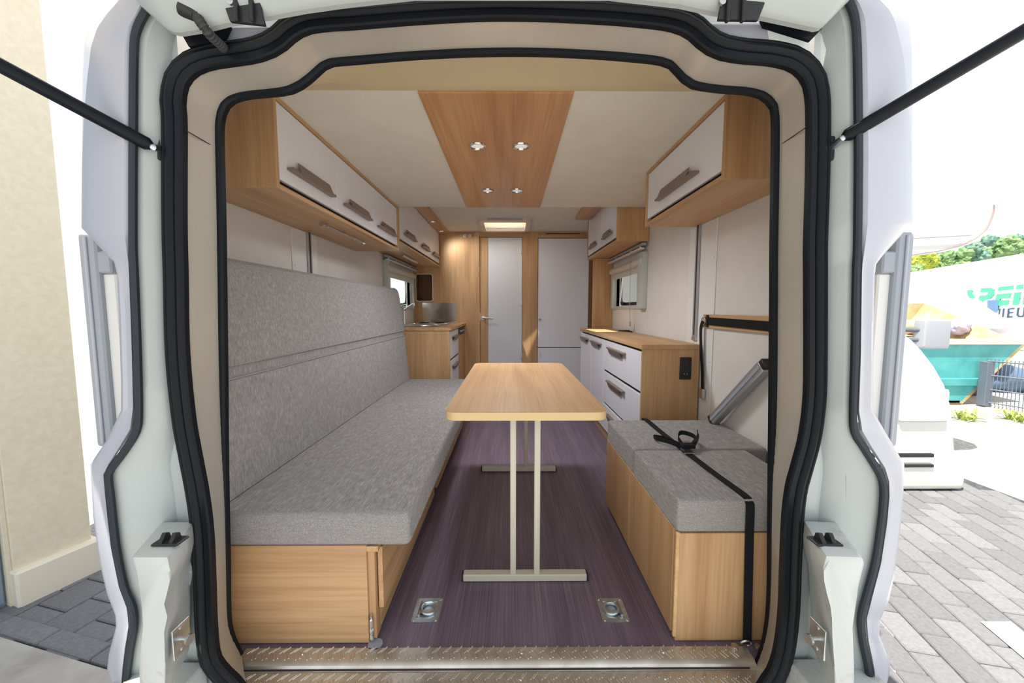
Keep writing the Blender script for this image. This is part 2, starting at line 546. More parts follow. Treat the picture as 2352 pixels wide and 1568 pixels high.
# painted gutter and the outer weather strip
SL_PX = [(291, 1640), (291, 1565), (300, 1490), (309, 1437), (305, 1394), (286, 1347), (268, 1258), (255, 1144), (250, 1090), (264, 1066), (286, 1036), (314, 990), (319, 941), (316, 806), (309, 627), (306, 540), (307, 250), (309, 107), (316, 66), (334, 30), (352, 0), (372, -40)]
SR_PX = [(1918, -40), (1938, -14), (1950, 7), (1963, 43), (1968, 107), (1970, 214), (1971, 357), (1969, 560), (1966, 627), (1963, 806), (1959, 949), (1963, 995), (1984, 1029), (2017, 1082), (2027, 1106), (2029, 1140), (2023, 1204), (2009, 1294), (1988, 1372), (1977, 1419), (1981, 1472), (1995, 1544), (2000, 1640)]
YS = .905
SL = crom([at(x, y, Y=YS) for x, y in SL_PX], 110)
SR = crom([at(x, y, Y=YS) for x, y in SR_PX], 110)
for nm, S, half in (('left', SL, -1), ('right', SR, 1)):
    b = B()
    # rows of the gutter between the outer seal and the strip, at the same heights
    sp = sorted([(p.x, p.z) for p in S], key=lambda t: t[1])
    side = [p for p in OUT if (p.x < -.5 if half < 0 else p.x > .45)]
    op = sorted([(p.x, p.z) for p in side], key=lambda t: t[1])
    rows = []
    for k in range(70):
        z = -.12 + (1.80 + .12) * k / 69
        xo = interp(op, min(z, op[-1][1])); xs_ = interp(sp, z)
        if z > 1.55: xo = interp(op, 1.55)
        xo -= half * .004
        rows.append([Vector((xo, YO + .004, z)), Vector((xo + (xs_ - xo) * .45, YO + .015, z)), Vector((xo + (xs_ - xo) * .52, YO - .003, z)), Vector((xs_ - half * .012, YS + .014, z)), Vector((xs_ + half * .012, YS + .006, z))])
    b.loft(rows)
    make('pillar_gutter', b, M['body'], wall_rear)
    st = [(-.0075, -.003), (-.0075, .004), (-.004, .0075), (.004, .0075), (.0075, .004), (.0075, -.003)]
    tag(make('weather_strip', B().sweep(S, st), mat('weather_strip_' + nm, (.022, .03, .04), .45, spec=.35), wall_rear), 'narrow dark grey weather strip')
# creases and the pressed panel of the gutters
for x0, y0, x1, y1 in ((343, 214, 341, 560), (341, 560, 352, 930), (1946, 40, 1945, 560), (1945, 560, 1944, 1180)):
    make('gutter_crease', B().tube([at(x0, y0, Y=.938), at(x1, y1, Y=.938)], .0022, 6), M['body'], wall_rear)
ov = [(1962, 596), (1950, 606), (1941, 622), (1937, 650), (1935, 760), (1932, 900), (1932, 940), (1936, 972), (1944, 992), (1956, 1006)]
make('pressed_panel', B().prism([at(x, y, Y=.927) for x, y in ov] + [at(1970, 1006, Y=.927), at(1970, 596, Y=.927)], (0, .012, 0), .003), M['body'], wall_rear)
# header above the seal
b = B()
hp = [p for p in OUT if p.z > 1.585]
b.loft([[p + Vector((0, .004, 0)) for p in hp], [Vector((p.x * 1.02, YO + .006, 1.83)) for p in hp]])
make('header', b, M['body'], wall_rear)

CL_IN = [(352, -40), (340, 0), (326, 30), (306, 66), (299, 107), (297, 250), (297, 540), (300, 627), (306, 806), (309, 935), (304, 985), (277, 1030), (254, 1066), (241, 1090), (246, 1144), (259, 1258), (277, 1347), (295, 1394), (299, 1437), (291, 1490), (282, 1565), (282, 1640)]
CL_OUT = [(262, -30), (240, 6), (214, 30), (200, 56), (193, 100), (189, 180), (187, 523), (246, 586), (262, 602), (268, 627), (273, 720), (278, 877), (278, 942), (246, 1009), (207, 1066), (209, 1090), (214, 1187), (229, 1294), (246, 1365), (265, 1414), (266, 1440), (250, 1501), (246, 1536), (257, 1565), (262, 1640)]
CR_IN = [(1930, -40), (1948, -14), (1962, 7), (1974, 43), (1978, 107), (1980, 214), (1981, 357), (1979, 560), (1976, 627), (1974, 806), (1969, 945), (1974, 990), (1994, 1024), (2028, 1076), (2038, 1106), (2039, 1140), (2033, 1204), (2019, 1294), (1998, 1372), (1987, 1419), (1991, 1472), (2005, 1544), (2010, 1640)]
CR_OUT = [(2030, -30), (2052, 4), (2077, 22), (2089, 54), (2095, 107), (2096, 300), (2096, 511), (2027, 588), (2013, 606), (2009, 634), (2006, 800), (2004, 941), (2040, 1002), (2077, 1066), (2077, 1090), (2072, 1187), (2056, 1312), (2041, 1383), (2021, 1424), (2020, 1458), (2041, 1508), (2045, 1536), (2038, 1568), (2040, 1640)]
for ci, co, half in ((CL_IN, CL_OUT, -1), (CR_IN, CR_OUT, 1)):
    ys = sorted({y for _, y in ci} | {y for _, y in co} | set(range(-30, 1640, 26)))
    rows = []
    for y in ys:
        xi, xo = interp(ci, y), interp(co, y)
        r = []
        wid = max(abs(xo - xi), 4)
        for t, Y in ((0, .915), (.02, .903), (.12, .897), (.5, .915), (.85, .955), (.97, .985), (1.0, 1.01)):
            d = wid / 110
            r.append(at(xi + (xo - xi) * t, y, Y=.897 + (Y - .897) * (d if Y > .92 else 1)))
        e = r[-1].copy(); e.y += .06
        r.append(e)
        rows.append(r)
    b = B(); b.loft(rows)
    make('corner_panel', b, M['bodyout'], wall_rear, angle=40)
# tail lamp units beside the corner panels
for half, p0, p1, l0, l1, y0, y1 in ((-1, 206, 247, 247, 282, 548, 1010), (1, 2036, 2075, 2002, 2036, 545, 1010)):
    a0, a1 = at(p0, 780, Y=1.05).x, at(p1, 780, Y=1.05).x
    zt, zb = at(p0, y0 - 12, Y=1.05).z, at(p0, y1 + 14, Y=1.05).z
    post = make('lamp_profile', B().box(a0, a1, 1.04, 1.09, zb, zt, .012, 3), M['greypost'], wall_rear)
    am = (a0 + a1) / 2
    make('profile_groove', B().box(am - .004, am + .004, 1.034, 1.041, zb + .01, zt - .01, .002), M['bodyout'], post)
    a0, a1 = at(l0, 780, Y=1.06).x, at(l1, 780, Y=1.06).x
    ln = make('lamp_lens', B().box(a0, a1, 1.055, 1.08, at(l0, 978, Y=1.06).z, at(l0, 628, Y=1.06).z, .004), M['white'], wall_rear)
    make('lens_bracket', B().box(a0, a1, 1.045, 1.09, at(l0, 628, Y=1.06).z, at(l0, 578, Y=1.06).z, .004), M['greypost'], wall_rear)
    make('lens_bracket', B().box(a0, a1, 1.045, 1.09, at(l0, 1030, Y=1.06).z, at(l0, 975, Y=1.06).z, .004), M['greypost'], wall_rear)

# pressed shape in the right gutter and rounded housings at the foot of both pillars
for half in (-1, 1):
    px = [(298, 1279), (386, 1279), (391, 1310), (390, 1334), (384, 1360), (377, 1387), (374, 1415), (377, 1451), (379, 1522), (379, 1620), (318, 1620), (320, 1522), (329, 1437), (325, 1383)]
    if half > 0: px = [(1983, 1279), (1896, 1276), (1892, 1312), (1893, 1334), (1899, 1362), (1907, 1390), (1911, 1420), (1912, 1460), (1917, 1530), (1918, 1620), (1964, 1620), (1962, 1534), (1958, 1440), (1968, 1370), (1988, 1296)]
    p0 = [at(x, y, Z=.49) if False else at(x, y, Y=.80) for x, y in px]
    hs = make('latch_housing', B().prism(p0, (half * .062, .145, 0), .010), M['dirty'], wall_rear, angle=50)
    cx = sum(p.x for p in p0[:2]) / 2; zt = p0[0].z
    k = make('striker', B().box(cx - .030, cx + .030, .835, .872, zt, zt + .006, .002), M['black'], hs)
    for s_ in (-.012, .012):
        b = B().prism([(cx + s_ - .005, .838, zt + .005), (cx + s_ - .005, .866, zt + .005), (cx + s_ - .005, .862, zt + .020), (cx + s_ - .005, .852, zt + .024)], (.010, 0, 0), .002)
        make('striker_tooth', b, M['black'], hs)
    ex = -half
    pin = at(393 if half < 0 else 1893, 1472, Y=.83)
    fx = at(378 if half < 0 else 1913, 1472, Y=.80).x
    pl = make('catch_plate', B().box(fx, fx + ex * .004, .815, .862, pin.z - .036, pin.z + .036, .001), M['zinc'], hs)
    make('catch_pin', B().tube([(fx, .838, pin.z), (fx + ex * .020, .836, pin.z), (fx + ex * .021, .836, pin.z), (fx + ex * .027, .835, pin.z)], [.004, .004, .011, .011], 14), M['steel'], hs)
    for dz in (-.026, .026):
        make('catch_screw', B().disc((fx + ex * .004, .838, pin.z + dz), (ex, 0, 0), .004, .002, 10), M['steel'], hs)

# lower bumper shelf under the housings
for half, x0, x1 in ((-1, -.98, -.81), (1, .745, .95)):
    make('bumper_shelf', B().box(x0, x1, .80, .955, -.16, at(1176, 1516, Y=.95).z, .012, 3), M['dirty'], wall_rear)

# ------------------------------------------------------------------ sill with checker plate
sill = thing('step_plate', 'checker plate aluminium step across the van floor edge', 'step plate', (-.03, 1.0, -.12))
def plate_mat():
    m = mat('checker_plate', (.56, .52, .47), .42, .85)
    nt, N, L, p = nodes(m)
    f = noise(nt, coords(nt, (1, 1, 1)), 9., 5, .6)
    L.new(ramp(nt, f, [(.35, (.55, .51, .46)), (.7, (.80, .77, .72))]), p.inputs['Base Color'])
    return m
M['plate'] = plate_mat()
prof = [(1.086, 0), (1.086, .004), (1.050, .004), (1.041, .002), (1.034, -.003), (1.031, -.009), (1.031, -.013), (1.027, -.015), (.93, -.016), (.90, -.022), (.89, -.06), (.89, -.12), (.88, -.12), (.88, -.15), (1.07, -.15), (1.07, 0)]
make('plate', B().prism([(-.80, y, z) for y, z in prof], (1.52, 0, 0)), M['plate'], sill, angle=25)
make('sill_edge', B().box(-.78, .70, 1.0285, 1.0315, -.0148, -.011, .0005), M['gap'], sill)
def bar(b, x, y, z, ang, L=.012, w=.0022, h=.0016):
    c, s_ = math.cos(ang), math.sin(ang)
    b.obox((x, y, z + h / 2), (L * c, L * s_, 0), (-w * s_, w * c, 0), (0, 0, h), .0012)
b = B()
for r, (y, z, zz) in enumerate(((1.078, .004, 1), (1.058, .004, 1), (1.012, -.0152, 1), (.992, -.0154, 1), (.970, -.0156, 1), (.948, -.0158, 1))):
    for k in range(46):
        x = -.775 + .0325 * k + (.016 if r % 2 else 0)
        if x > .70: continue
        for d in (-.005, .004):
            bar(b, x + d, y + d * .5, z, math.radians(52 if r % 2 == 0 else 118))
pb = make('raised_tread', b, M['plate'], sill); pb['kind'] = 'stuff'
for x, y, z in ((-.62, 1.066, .004), (-.43, 1.066, .004), (.035, 1.066, .004), (.46, 1.066, .004), (-.40, 1.002, -.0155), (.03, 1.002, -.0155), (.44, 1.002, -.0155)):
    make('screw', B().disc((x, y, z), (0, 0, 1), .005, .003, 12, .003), M['steel'], sill)

# ------------------------------------------------------------------ furniture
def handle(parent, face, out, c, length, z, up=True):
    """folded sheet handle on a front at x = face; out = +1/-1 the side it looks to; runs along y"""
    y0, y1 = c - length / 2, c + length / 2
    s = 1 if up else -1
    b = B()
    b.box(face + out * .001, face + out * .028, y0, y1, z - .005, z + .005, .0015)
    lo, hi = y0 + length * .17, y1 - length * .09
    pts = [(face + out * .028, z + s * .003), (face + out * .025, z + s * .003), (face + out * .010, z + s * .040), (face + out * .013, z + s * .042)]
    b.prism([(x, lo, zz) for x, zz in pts], (0, hi - lo, 0))
    return make('handle', b, M['taupe'], parent, angle=30)


def front(parent, name, face, out, y0, y1, z0, z1, hz=None, hl=.36, hc=None, th=.016, up=True):
    d = make(name, B().box(face - out * th, face, y0, y1, z0, z1, .0015), M['lacquer'], parent)
    if hz is not None:
        handle(d, face, out, (y0 + y1) / 2 if hc is None else hc, hl, hz, up)
    return d


# -- overhead cabinet above the bench
def overhead(name, label, group, xw, xf, y0, y1, z0, z1, cuts, hl, near_mat='oak_z', toprail=True, gapz=.02, hdz=.055):
    out = 1 if xf > xw else -1
    t = thing(name, label, 'cabinet', ((xw + xf) / 2, (y0 + y1) / 2, z0), group)
    e = .018
    make('end_panel', B().box(xw, xf, y0, y0 + e, z0, z1, .0015), M[near_mat], t)
    make('end_panel', B().box(xw, xf, y1 - e, y1, z0, z1, .0015), M[near_mat], t)
    make('bottom_panel', B().box(xw, xf, y0 + e, y1 - e, z0, z0 + e, .0015), M['oak_y'], t)
    make('carcass', B().box(xw, xf - out * .028, y0 + e, y1 - e, z0 + e, z1, 0), M['gap'], t)
    if toprail:
        make('top_rail', B().box(xf - out * .02, xf, y0 + e, y1 - e, z1 - .014, z1, .001), M['oak_y'], t)
    zt = z1 - (.017 if toprail else .002)
    for a, c in zip(cuts, cuts[1:]):
        front(t, 'door', xf - out * .006, out, a + .0035, c - .0035, z0 + e + gapz, zt, z0 + e + gapz + hdz, hl)
    return t


overhead('overhead_cabinet', 'long oak overhead cabinet with three white flap doors above the grey bench', 'overhead cabinets', XL + .003, -.842, 1.435, 2.965, 1.47, ZL, [1.453, 1.93, 2.435, 2.947], .36)
overhead('overhead_cabinet', 'oak overhead cabinet with three white doors above the sink', 'overhead cabinets', XL + .003, -.842, 2.972, YB - .002, 1.537, ZH, [3.0, 3.61, 4.18, 4.67], .36, toprail=False)
overhead('overhead_cabinet', 'oak overhead cabinet with one white flap door near the rear opening', 'overhead cabinets', XR - .003, .773, 1.425, 2.235, 1.50, ZL, [1.443, 2.217], .42)
overhead('overhead_cabinet', 'oak overhead cabinet with two white doors above the window and sideboard', 'overhead cabinets', XR - .003, .82, 2.985, 4.12, 1.55, ZH, [3.003, 3.55, 4.10], .30, toprail=False)
struct('trim_1', B().box(-.842, -.73, 2.972, YB - .001, ZH - .028, ZH, .002), M['oak_ceiling'])
struct('trim_2', B().box(.66, .82, 2.972, 3.95, ZH - .028, ZH, .01, 3), M['oak_ceiling'])

# -- lamps in the ceiling
def spot(x, y, z, r, label, watt, cone=165, tilt=(0, 0)):
    t = thing('spot_lamp', label, 'lamp', (x, y, z), 'recessed ceiling spots')
    make('bezel', B().ring((x, y, z - .003), (0, 0, 1), r, r * .17, 28, 8), M['chrome'], t)
    make('lens', B().disc((x, y, z - .001), (0, 0, -1), r * .92, .003, 24, r * .7), M['lampglass'], t)
    li = bpy.data.objects.new('spot_light', bpy.data.lights.new('spot_light', 'SPOT'))
    COL.objects.link(li); li.parent = t; li.location = (0, 0, -.012); li.rotation_euler = (math.radians(tilt[0]), math.radians(tilt[1]), 0)
    li.data.energy = watt; li.data.spot_size = math.radians(cone); li.data.spot_blend = .8
    li.data.shadow_soft_size = .09; li.data.color = (.96, .975, 1)
    return t


spot(-.150, 1.861, ZL - .008, .034, 'round chrome spot in the oak ceiling panel, nearer pair, beside the bench side', CEIL_LAMP_W * .6)
spot(.053, 1.861, ZL - .008, .034, 'round chrome spot in the oak ceiling panel, nearer pair, on the sideboard side', CEIL_LAMP_W * .6)
spot(-.142, 2.535, ZL - .008, .034, 'round chrome spot in the oak ceiling panel, farther pair, on the bench side', CEIL_LAMP_W * 3.4)
spot(.045, 2.535, ZL - .008, .034, 'round chrome spot in the oak ceiling panel, farther pair, on the sideboard side', CEIL_LAMP_W * 3.4)
spot(-.79, 4.02, ZH - .028, .026, 'small round spot in the kitchen trim, nearer one', CEIL_LAMP_W * 2.0, 95, (22, -45))
spot(-.79, 4.50, ZH - .028, .026, 'small round spot in the kitchen trim, farther one by the oak wall', CEIL_LAMP_W * 2.0, 95, (22, -45))

# -- slim tube lamps under the cabinets
for n, (x, y0, y1, z, lab) in enumerate(((-.94, 1.965, 2.51, 1.47, 'slim clear tube lamp under the cabinet above the bench'), (-.98, 3.55, 4.10, 1.537, 'slim tube lamp under the cabinet above the sink'))):
    t = thing('tube_lamp', lab, 'lamp', (x, (y0 + y1) / 2, z), 'under-cabinet tube lamps')
    make('tube', B().tube([(x, y0, z - .017), (x, y1, z - .017)], .008, 10), M['white'] if n else M['steel'], t)
    for y in (y0, y1):
        make('end_cap', B().disc((x, y - .008, z - .017), (0, 1, 0), .012, .016, 14), M['chrome'], t)
    for y in (y0 + .05, (y0 + y1) / 2 - .02, (y0 + y1) / 2 + .12):
        make('clip', B().ring((x, y, z - .013), (0, 1, 0), .0115, .002, 16, 6), M['chrome'], t)

# -- long bench, oak base with loose cushions
BX = -.30
t = thing('bench_base', 'oak bench base under the long grey seat cushion', 'bench', (-.80, 2.2, 0))
make('end_panel', B().box(-1.05, -.435, 1.104, 1.124, .003, .319, .001), M['oak_x'], t)
make('corner_post', B().box(-.435, -.413, 1.112, 1.15, .012, .315, .001), M['oak_z'], t)
make('side_panel', B().box(-.43, -.412, 1.15, 2.02, .02, .315, .001), M['oak_y'], t)
make('side_panel', B().box(-.43, -.412, 2.10, 3.28, .02, .315, .001), M['oak_y'], t)
make('top_panel', B().box(-1.05, -.40, 1.106, 3.28, .297, .315, .001), M['oak_y'], t)
make('support_flap', B().box(-.41, -.395, 1.128, 2.02, .10, .30, .001), M['oak_y'], t)
make('inner_void', B().box(-.46, -.44, 2.02, 2.10, .02, .297, 0), M['gap'], t)
make('far_panel', B().box(XL, -.43, 3.262, 3.28, .003, .297, 0), M['oak_x'], t)
h = make('toggle_latch', B().box(-.432, -.420, 1.100, 1.113, .012, .052, .002), M['chrome'], t)
make('latch_lever', B().box(-.430, -.421, 1.095, 1.109, .052, .085, .003), M['chrome'], h)
make('latch_hook', B().tube([(-.426, 1.104, .08), (-.426, 1.102, .095)], .004, 8), M['chrome'], h)
make('latch_socket', B().disc((-.415, 1.10, .0), (0, 0, 1), .022, .004, 20), M['greypost'], t)


def cushion(name, label, x0, x1, y0, y1, z0, z1, r, m, group):
    b = B().box(x0, x1, y0, y1, z0, z1, r, 5)
    o = make(name, b, m, None, angle=60)
    return tag(o, label, 'cushion', group)


cushion('seat_cushion', 'long grey melange seat cushion on the oak bench', -1.05, BX, 1.098, 3.30, .318, .428, .024, M['seat'], 'grey bench cushions')
bk = thing('back_cushion', 'tall grey melange back cushion leaning against the side wall', 'cushion', (-1.0, 2.2, .428), 'grey bench cushions')
def back_profile(zs, rt=0.):
    return zs
bp = [(-.875, .432), (-.890, .60), (-.905, .795), (-.915, .815), (-.915, .836), (-.909, .850), (-.930, 1.02), (-.950, 1.165), (-.962, 1.192), (-.985, 1.208), (-1.03, 1.206), (-1.06, 1.19), (-1.10, 1.17), (-1.145, .45), (-1.145, .432)]
make('padding', B().prism([(x, 1.13, z) for x, z in bp], (0, 2.16, 0)), M['seatback'], bk, angle=30)
make('seam_piping', B().tube([(-.906, 1.13, .803), (-.906, 3.29, .803)], .0035, 6), M['seatback'], bk)
make('seam_piping', B().tube([(-.911, 1.13, .846), (-.911, 3.29, .846)], .0035, 6), M['seatback'], bk)
make('end_seam', B().tube([(x + .002, 3.288, z) for x, z in bp[:12]], .003, 6), M['seatback'], bk)

# -- storage seat with two cushions
t = thing('storage_box', 'oak storage seat box with two side panels next to the rear opening', 'bench', (.78, 1.53, 0))
make('end_panel', B().box(.513, .96, 1.107, 1.125, .003, .352, .001), M['oak_z'], t)
make('side_panel', B().box(.505, .523, 1.125, 1.552, .02, .357, .001), M['oak_z'], t)
make('side_panel', B().box(.505, .523, 1.556, 1.94, .02, .357, .001), M['oak_z'], t)
make('corner_edge', B().box(.504, .515, 1.103, 1.112, .02, .357, .001), M['oak_edge'], t)
make('top_panel', B().box(.523, .96, 1.125, 1.94, .335, .350, .001), M['oak_y'], t)
make('far_panel', B().box(.523, XR, 1.922, 1.94, .003, .335, 0), M['oak_z'], t)
make('plinth', B().box(.53, .545, 1.13, 1.92, .001, .03, 0), M['gap'], t)
cushion('seat_cushion', 'grey box cushion on the storage seat, the one at the rear opening', .506, .965, 1.108, 1.522, .353, .458, .014, M['seat'], 'grey storage seat cushions')
cushion('seat_cushion', 'grey box cushion on the storage seat, the one beside the sideboard', .506, XR - .01, 1.526, 1.94, .353, .460, .014, M['seat'], 'grey storage seat cushions')

# strap round the seat
t = thing('lashing_strap', 'black lashing strap with buckle and loose bow over the storage seat', 'strap', (.72, 1.5, .46))
zs = .4605
pts = [(.695, 1.945, .40), (.697, 1.944, .452), (.70, 1.93, .4655), (.701, 1.70, .463), (.704, 1.50, .463), (.712, 1.30, zs), (.720, 1.16, zs), (.722, 1.118, .459), (.723, 1.1035, .445), (.724, 1.1015, .36), (.727, 1.098, .2), (.730, 1.093, .006)]
make('webbing', B().ribbon(crom(pts, 60), (1, 0, 0), .026, .0022), M['webbing'], t)
make('buckle', B().box(.686, .722, 1.462, 1.50, .463, .4745, .003), M['black'], t)
make('buckle_bar', B().box(.684, .725, 1.452, 1.460, .4635, .470, .002), M['chrome'], t)
def bow(*p): return crom([Vector(q) for q in p], 40)
make('bow_loop', B().ribbon(bow((.70, 1.50, .474), (.662, 1.555, .478), (.630, 1.60, .476), (.634, 1.64, .474), (.668, 1.61, .476), (.702, 1.53, .476)), (0, .3, 1), .014, .002), M['webbing'], t)
make('bow_loop', B().ribbon(bow((.705, 1.51, .476), (.718, 1.59, .486), (.752, 1.635, .492), (.785, 1.60, .490), (.775, 1.545, .484), (.735, 1.50, .478)), (.1, .2, 1), .018, .002), M['webbing'], t)
make('strap_tail', B().ribbon(bow((.735, 1.50, .480), (.765, 1.535, .490), (.785, 1.56, .505), (.788, 1.57, .525)), (.3, .9, .2), .020, .002), M['webbing'], t)
make('knot', B().box(.692, .745, 1.488, 1.525, .4715, .488, .006, 2), M['webbing'], t)
make('anchor_ring', B().ring((.722, 1.088, .010), (0, 1, .4), .016, .003, 18, 6), M['steel'], t)
make('anchor_screw', B().disc((.685, 1.082, .004), (0, 0, 1), .010, .006, 12), M['steel'], t)
make('anchor_screw', B().disc((.755, 1.082, .004), (0, 0, 1), .008, .005, 12), M['steel'], t)

# -- folding table
TX0, TX1, TY0, TY1, TZ = -.227, .340, 1.281, 2.492, .680
t = thing('table', 'oak topped table with cream metal legs in the aisle', 'table', (.056, 1.88, 0))
def rr(x0, x1, y0, y1, r, z, n=7):
    o = []
    for cx_, cy_, a0 in ((x1 - r, y1 - r, 0), (x0 + r, y1 - r, 90), (x0 + r, y0 + r, 180), (x1 - r, y0 + r, 270)):
        for k in range(n):
            a = math.radians(a0 + 90 * k / (n - 1))
            o.append((cx_ + r * math.cos(a), cy_ + r * math.sin(a), z))
    return o
make('tabletop', B().prism(rr(TX0 + .002, TX1 - .002, TY0 + .002, TY1 - .002, .045, TZ - .002), (0, 0, .002)), M['oak_y'], t, angle=20)
make('edge_band', B().prism(rr(TX0, TX1, TY0, TY1, .047, TZ - .029), (0, 0, .0275)), mat('pale_oak_edging', (.70, .50, .26), .45), t, angle=20)
lc = (-.178 + .292) / 2
for n, Y in enumerate((1.385, 2.372)):
    lf = make('leg_frame', B().box(-.178, .292, Y - .017, Y + .017, .003, .030, .003), M['sand'], t)
    for s_ in (-.045, .045):
        make('post', B().box(lc + s_ - .011, lc + s_ + .011, Y - .011, Y + .011, .026, TZ - .030, .002), M['sand'], lf)
    make('mounting_rail', B().box(lc - .16, lc + .16, Y - .02, Y + .02, TZ - .040, TZ - .029, .002), M['sand'], lf)
    for x in (-.180, .294):
        make('end_cap', B().box(x - .003, x + .003, Y - .016, Y + .016, .002, .029, .002), M['black'], lf)
make('fold_bracket', B().box(lc - .016, lc + .016, 1.80, 1.84, .52, .652, .003), M['sand'], t)
make('fold_stay', B().box(lc - .006, lc + .006, 1.81, 2.36, .53, .545, .002), M['sand'], t)
make('cross_bar', B().tube([(lc - .045, 1.82, .525), (lc + .045, 1.82, .525)], .004, 8), M['chrome'], t)

# -- sideboard
SX, SY0, SY1, SZ = .74, 2.11, 3.985, .835
t = thing('sideboard', 'low oak sideboard with white drawers and narrow doors along the side wall', 'sideboard', (.9, 3.05, 0))
e = make('end_panel', B().box(SX - .004, 1.055, SY0, SY0 + .018, .003, SZ - .028, .0015), M['oak_z'], t)
make('plinth', B().box(SX + .03, SX + .045, SY0 + .018, SY1, .002, .085, 0), M['oak_y'], t)
make('carcass', B().box(SX + .02, 1.055, SY0 + .018, SY1, .085, SZ - .028, 0), M['gap'], t)
for z0, z1 in ((.095, .290), (.308, .545), (.565, .792)):
    front(t, 'drawer', SX, -1, 2.135, 2.996, z0, z1, z1 - .045, .40, 2.62, up=False)
front(t, 'door', SX, -1, 3.004, 3.456, .095, .792, .75, .34, 3.24, up=False)
front(t, 'door', SX, -1, 3.464, 3.97, .095, .792, .75, .34, 3.74, up=False)
o = make('socket_plate', B().box(.945, 1.008, SY0 - .010, SY0, .640, .765, .004, 2), M['black'], t)
for z in (.672, .733):
    make('socket_ring', B().ring((.9765, SY0 - .010, z), (0, 1, 0), .021, .0022, 24, 6), M['black'], o)
for dx in (-.008, .008):
    make('socket_pin', B().disc((.9765 + dx, SY0 - .0095, .672), (0, -1, 0), .0025, .0015, 10), M['steel'], o)
w = B().prism([(SX - .012, SY0 - .006, SZ - .028), (1.064, SY0 - .006, SZ - .028), (1.064, SY1 + .005, SZ - .028), (SX - .012, SY1 + .005, SZ - .028)], (0, 0, .028), .003)
tag(make('worktop', w, M['oak_y']), 'plain oak worktop lying on the white-fronted sideboard', 'worktop')
# dark folded cord on the sideboard
tag(make('remote_cord', B().tube(crom([(.985, 3.45, .838), (1.0, 3.36, .842), (1.03, 3.30, .845), (1.045, 3.36, .842), (1.02, 3.42, .840), (1.04, 3.25, .840)], 40), .006, 8), M['black']), 'small coiled black cord on the sideboard worktop', 'cord')

# -- panel at the far end of the sideboard
struct('trim_3', B().box(.86, XR, 3.995, 4.015, 0, 1.549, .001), M['oak_z'])

# -- kitchen unit
KX, KY, KZ = -.547, 3.485, .864
t = thing('kitchen_unit', 'oak kitchen unit with white drawers beyond the bench', 'cabinet', (-.86, 4.09, 0))
make('end_panel', B().box(XL + .003, KX, KY, KY + .018, .003, KZ - .030, .001), M['oak_z'], t)
make('carcass', B().box(XL + .003, KX - .02, KY + .018, YB - .002, .003, KZ - .030, 0), M['gap'], t)
for z0, z1 in ((.10, .545), (.567, .826)):
    front(t, 'drawer', KX - .003, 1, KY + .022, 4.075, z0, z1, z1 - .055, .34, up=False)
make('cooker_panel', B().box(KX - .02, KX, 4.085, YB - .06, .755, .828, .003), M['black'], t)
for y in (4.2, 4.32, 4.44):
    make('knob', B().disc((KX, y, .79), (1, 0, 0), .014, .018, 14), M['steel'], t)
make('lower_panel', B().box(KX - .02, KX - .004, 4.085, YB - .004, .08, .748, .001), M['oak_z'], t)
w = B().box(XL + .003, KX + .012, KY - .008, YB - .001, KZ - .030, KZ, .003)
tag(make('worktop', w, M['oak_y']), 'oak kitchen worktop around the sink', 'worktop')
t = thing('sink', 'steel sink with raised rim let into the kitchen worktop', 'sink', (-.86, 4.12, KZ))
make('rim', B().box(-1.12, -.66, 3.62, 4.15, KZ + .0005, KZ + .006, .003), M['steel'], t)
make('basin', B().ring((-.89, 3.88, KZ + .006), (0, 0, 1), .17, .008, 32, 6), M['steel'], t)
make('drain_board', B().disc((-.89, 3.88, KZ + .004), (0, 0, 1), .165, .003, 28), M['greypost'], t)
t = thing('hob', 'steel gas hob with glass lid rim beside the splash plate', 'hob', (-.86, 4.4, KZ))
make('hob_plate', B().box(-1.10, -.68, 4.20, 4.60, KZ + .0005, KZ + .009, .004), M['steel'], t)
for x, y in ((-.98, 4.40), (-.80, 4.40)):
    make('burner', B().ring((x, y, KZ + .014), (0, 0, 1), .05, .006, 24, 6), M['black'], t)
t = thing('tap', 'chrome mixer tap over the sink', 'tap', (-1.07, 3.99, KZ + .006))
make('body', B().tube([(-1.085, 3.95, KZ + .006), (-1.085, 3.95, KZ + .165)], [.017, .014], 14), M['chrome'], t)
make('spout', B().tube([(-1.085, 3.95, KZ + .155), (-1.03, 3.95, KZ + .195), (-.985, 3.95, KZ + .222)], [.015, .012, .010], 12), M['chrome'], t)
make('outlet', B().disc((-.985, 3.95, KZ + .228), (0, 0, -1), .012, .022, 12), M['chrome'], t)
make('lever', B().tube([(-1.085, 3.95, KZ + .165), (-1.11, 3.95, KZ + .205), (-1.05, 3.94, KZ + .215)], [.010, .008, .006], 10), M['chrome'], t)
pl = make('splash_plate', B().box(-1.065, -.649, YB - .006, YB - .001, .872, 1.109, .001), speckled('polished_plate', (.66, .60, .53), (.74, .68, .60), 3., .16, metal=1.))
tag(pl, 'reflective splash plate with four screws on the oak wall', 'splash plate')
for x in (-1.03, -.685):
    for z in (.94, 1.075):
        make('screw', B().disc((x, YB - .006, z), (0, -1, 0), .006, .004, 10), M['chrome'], pl)

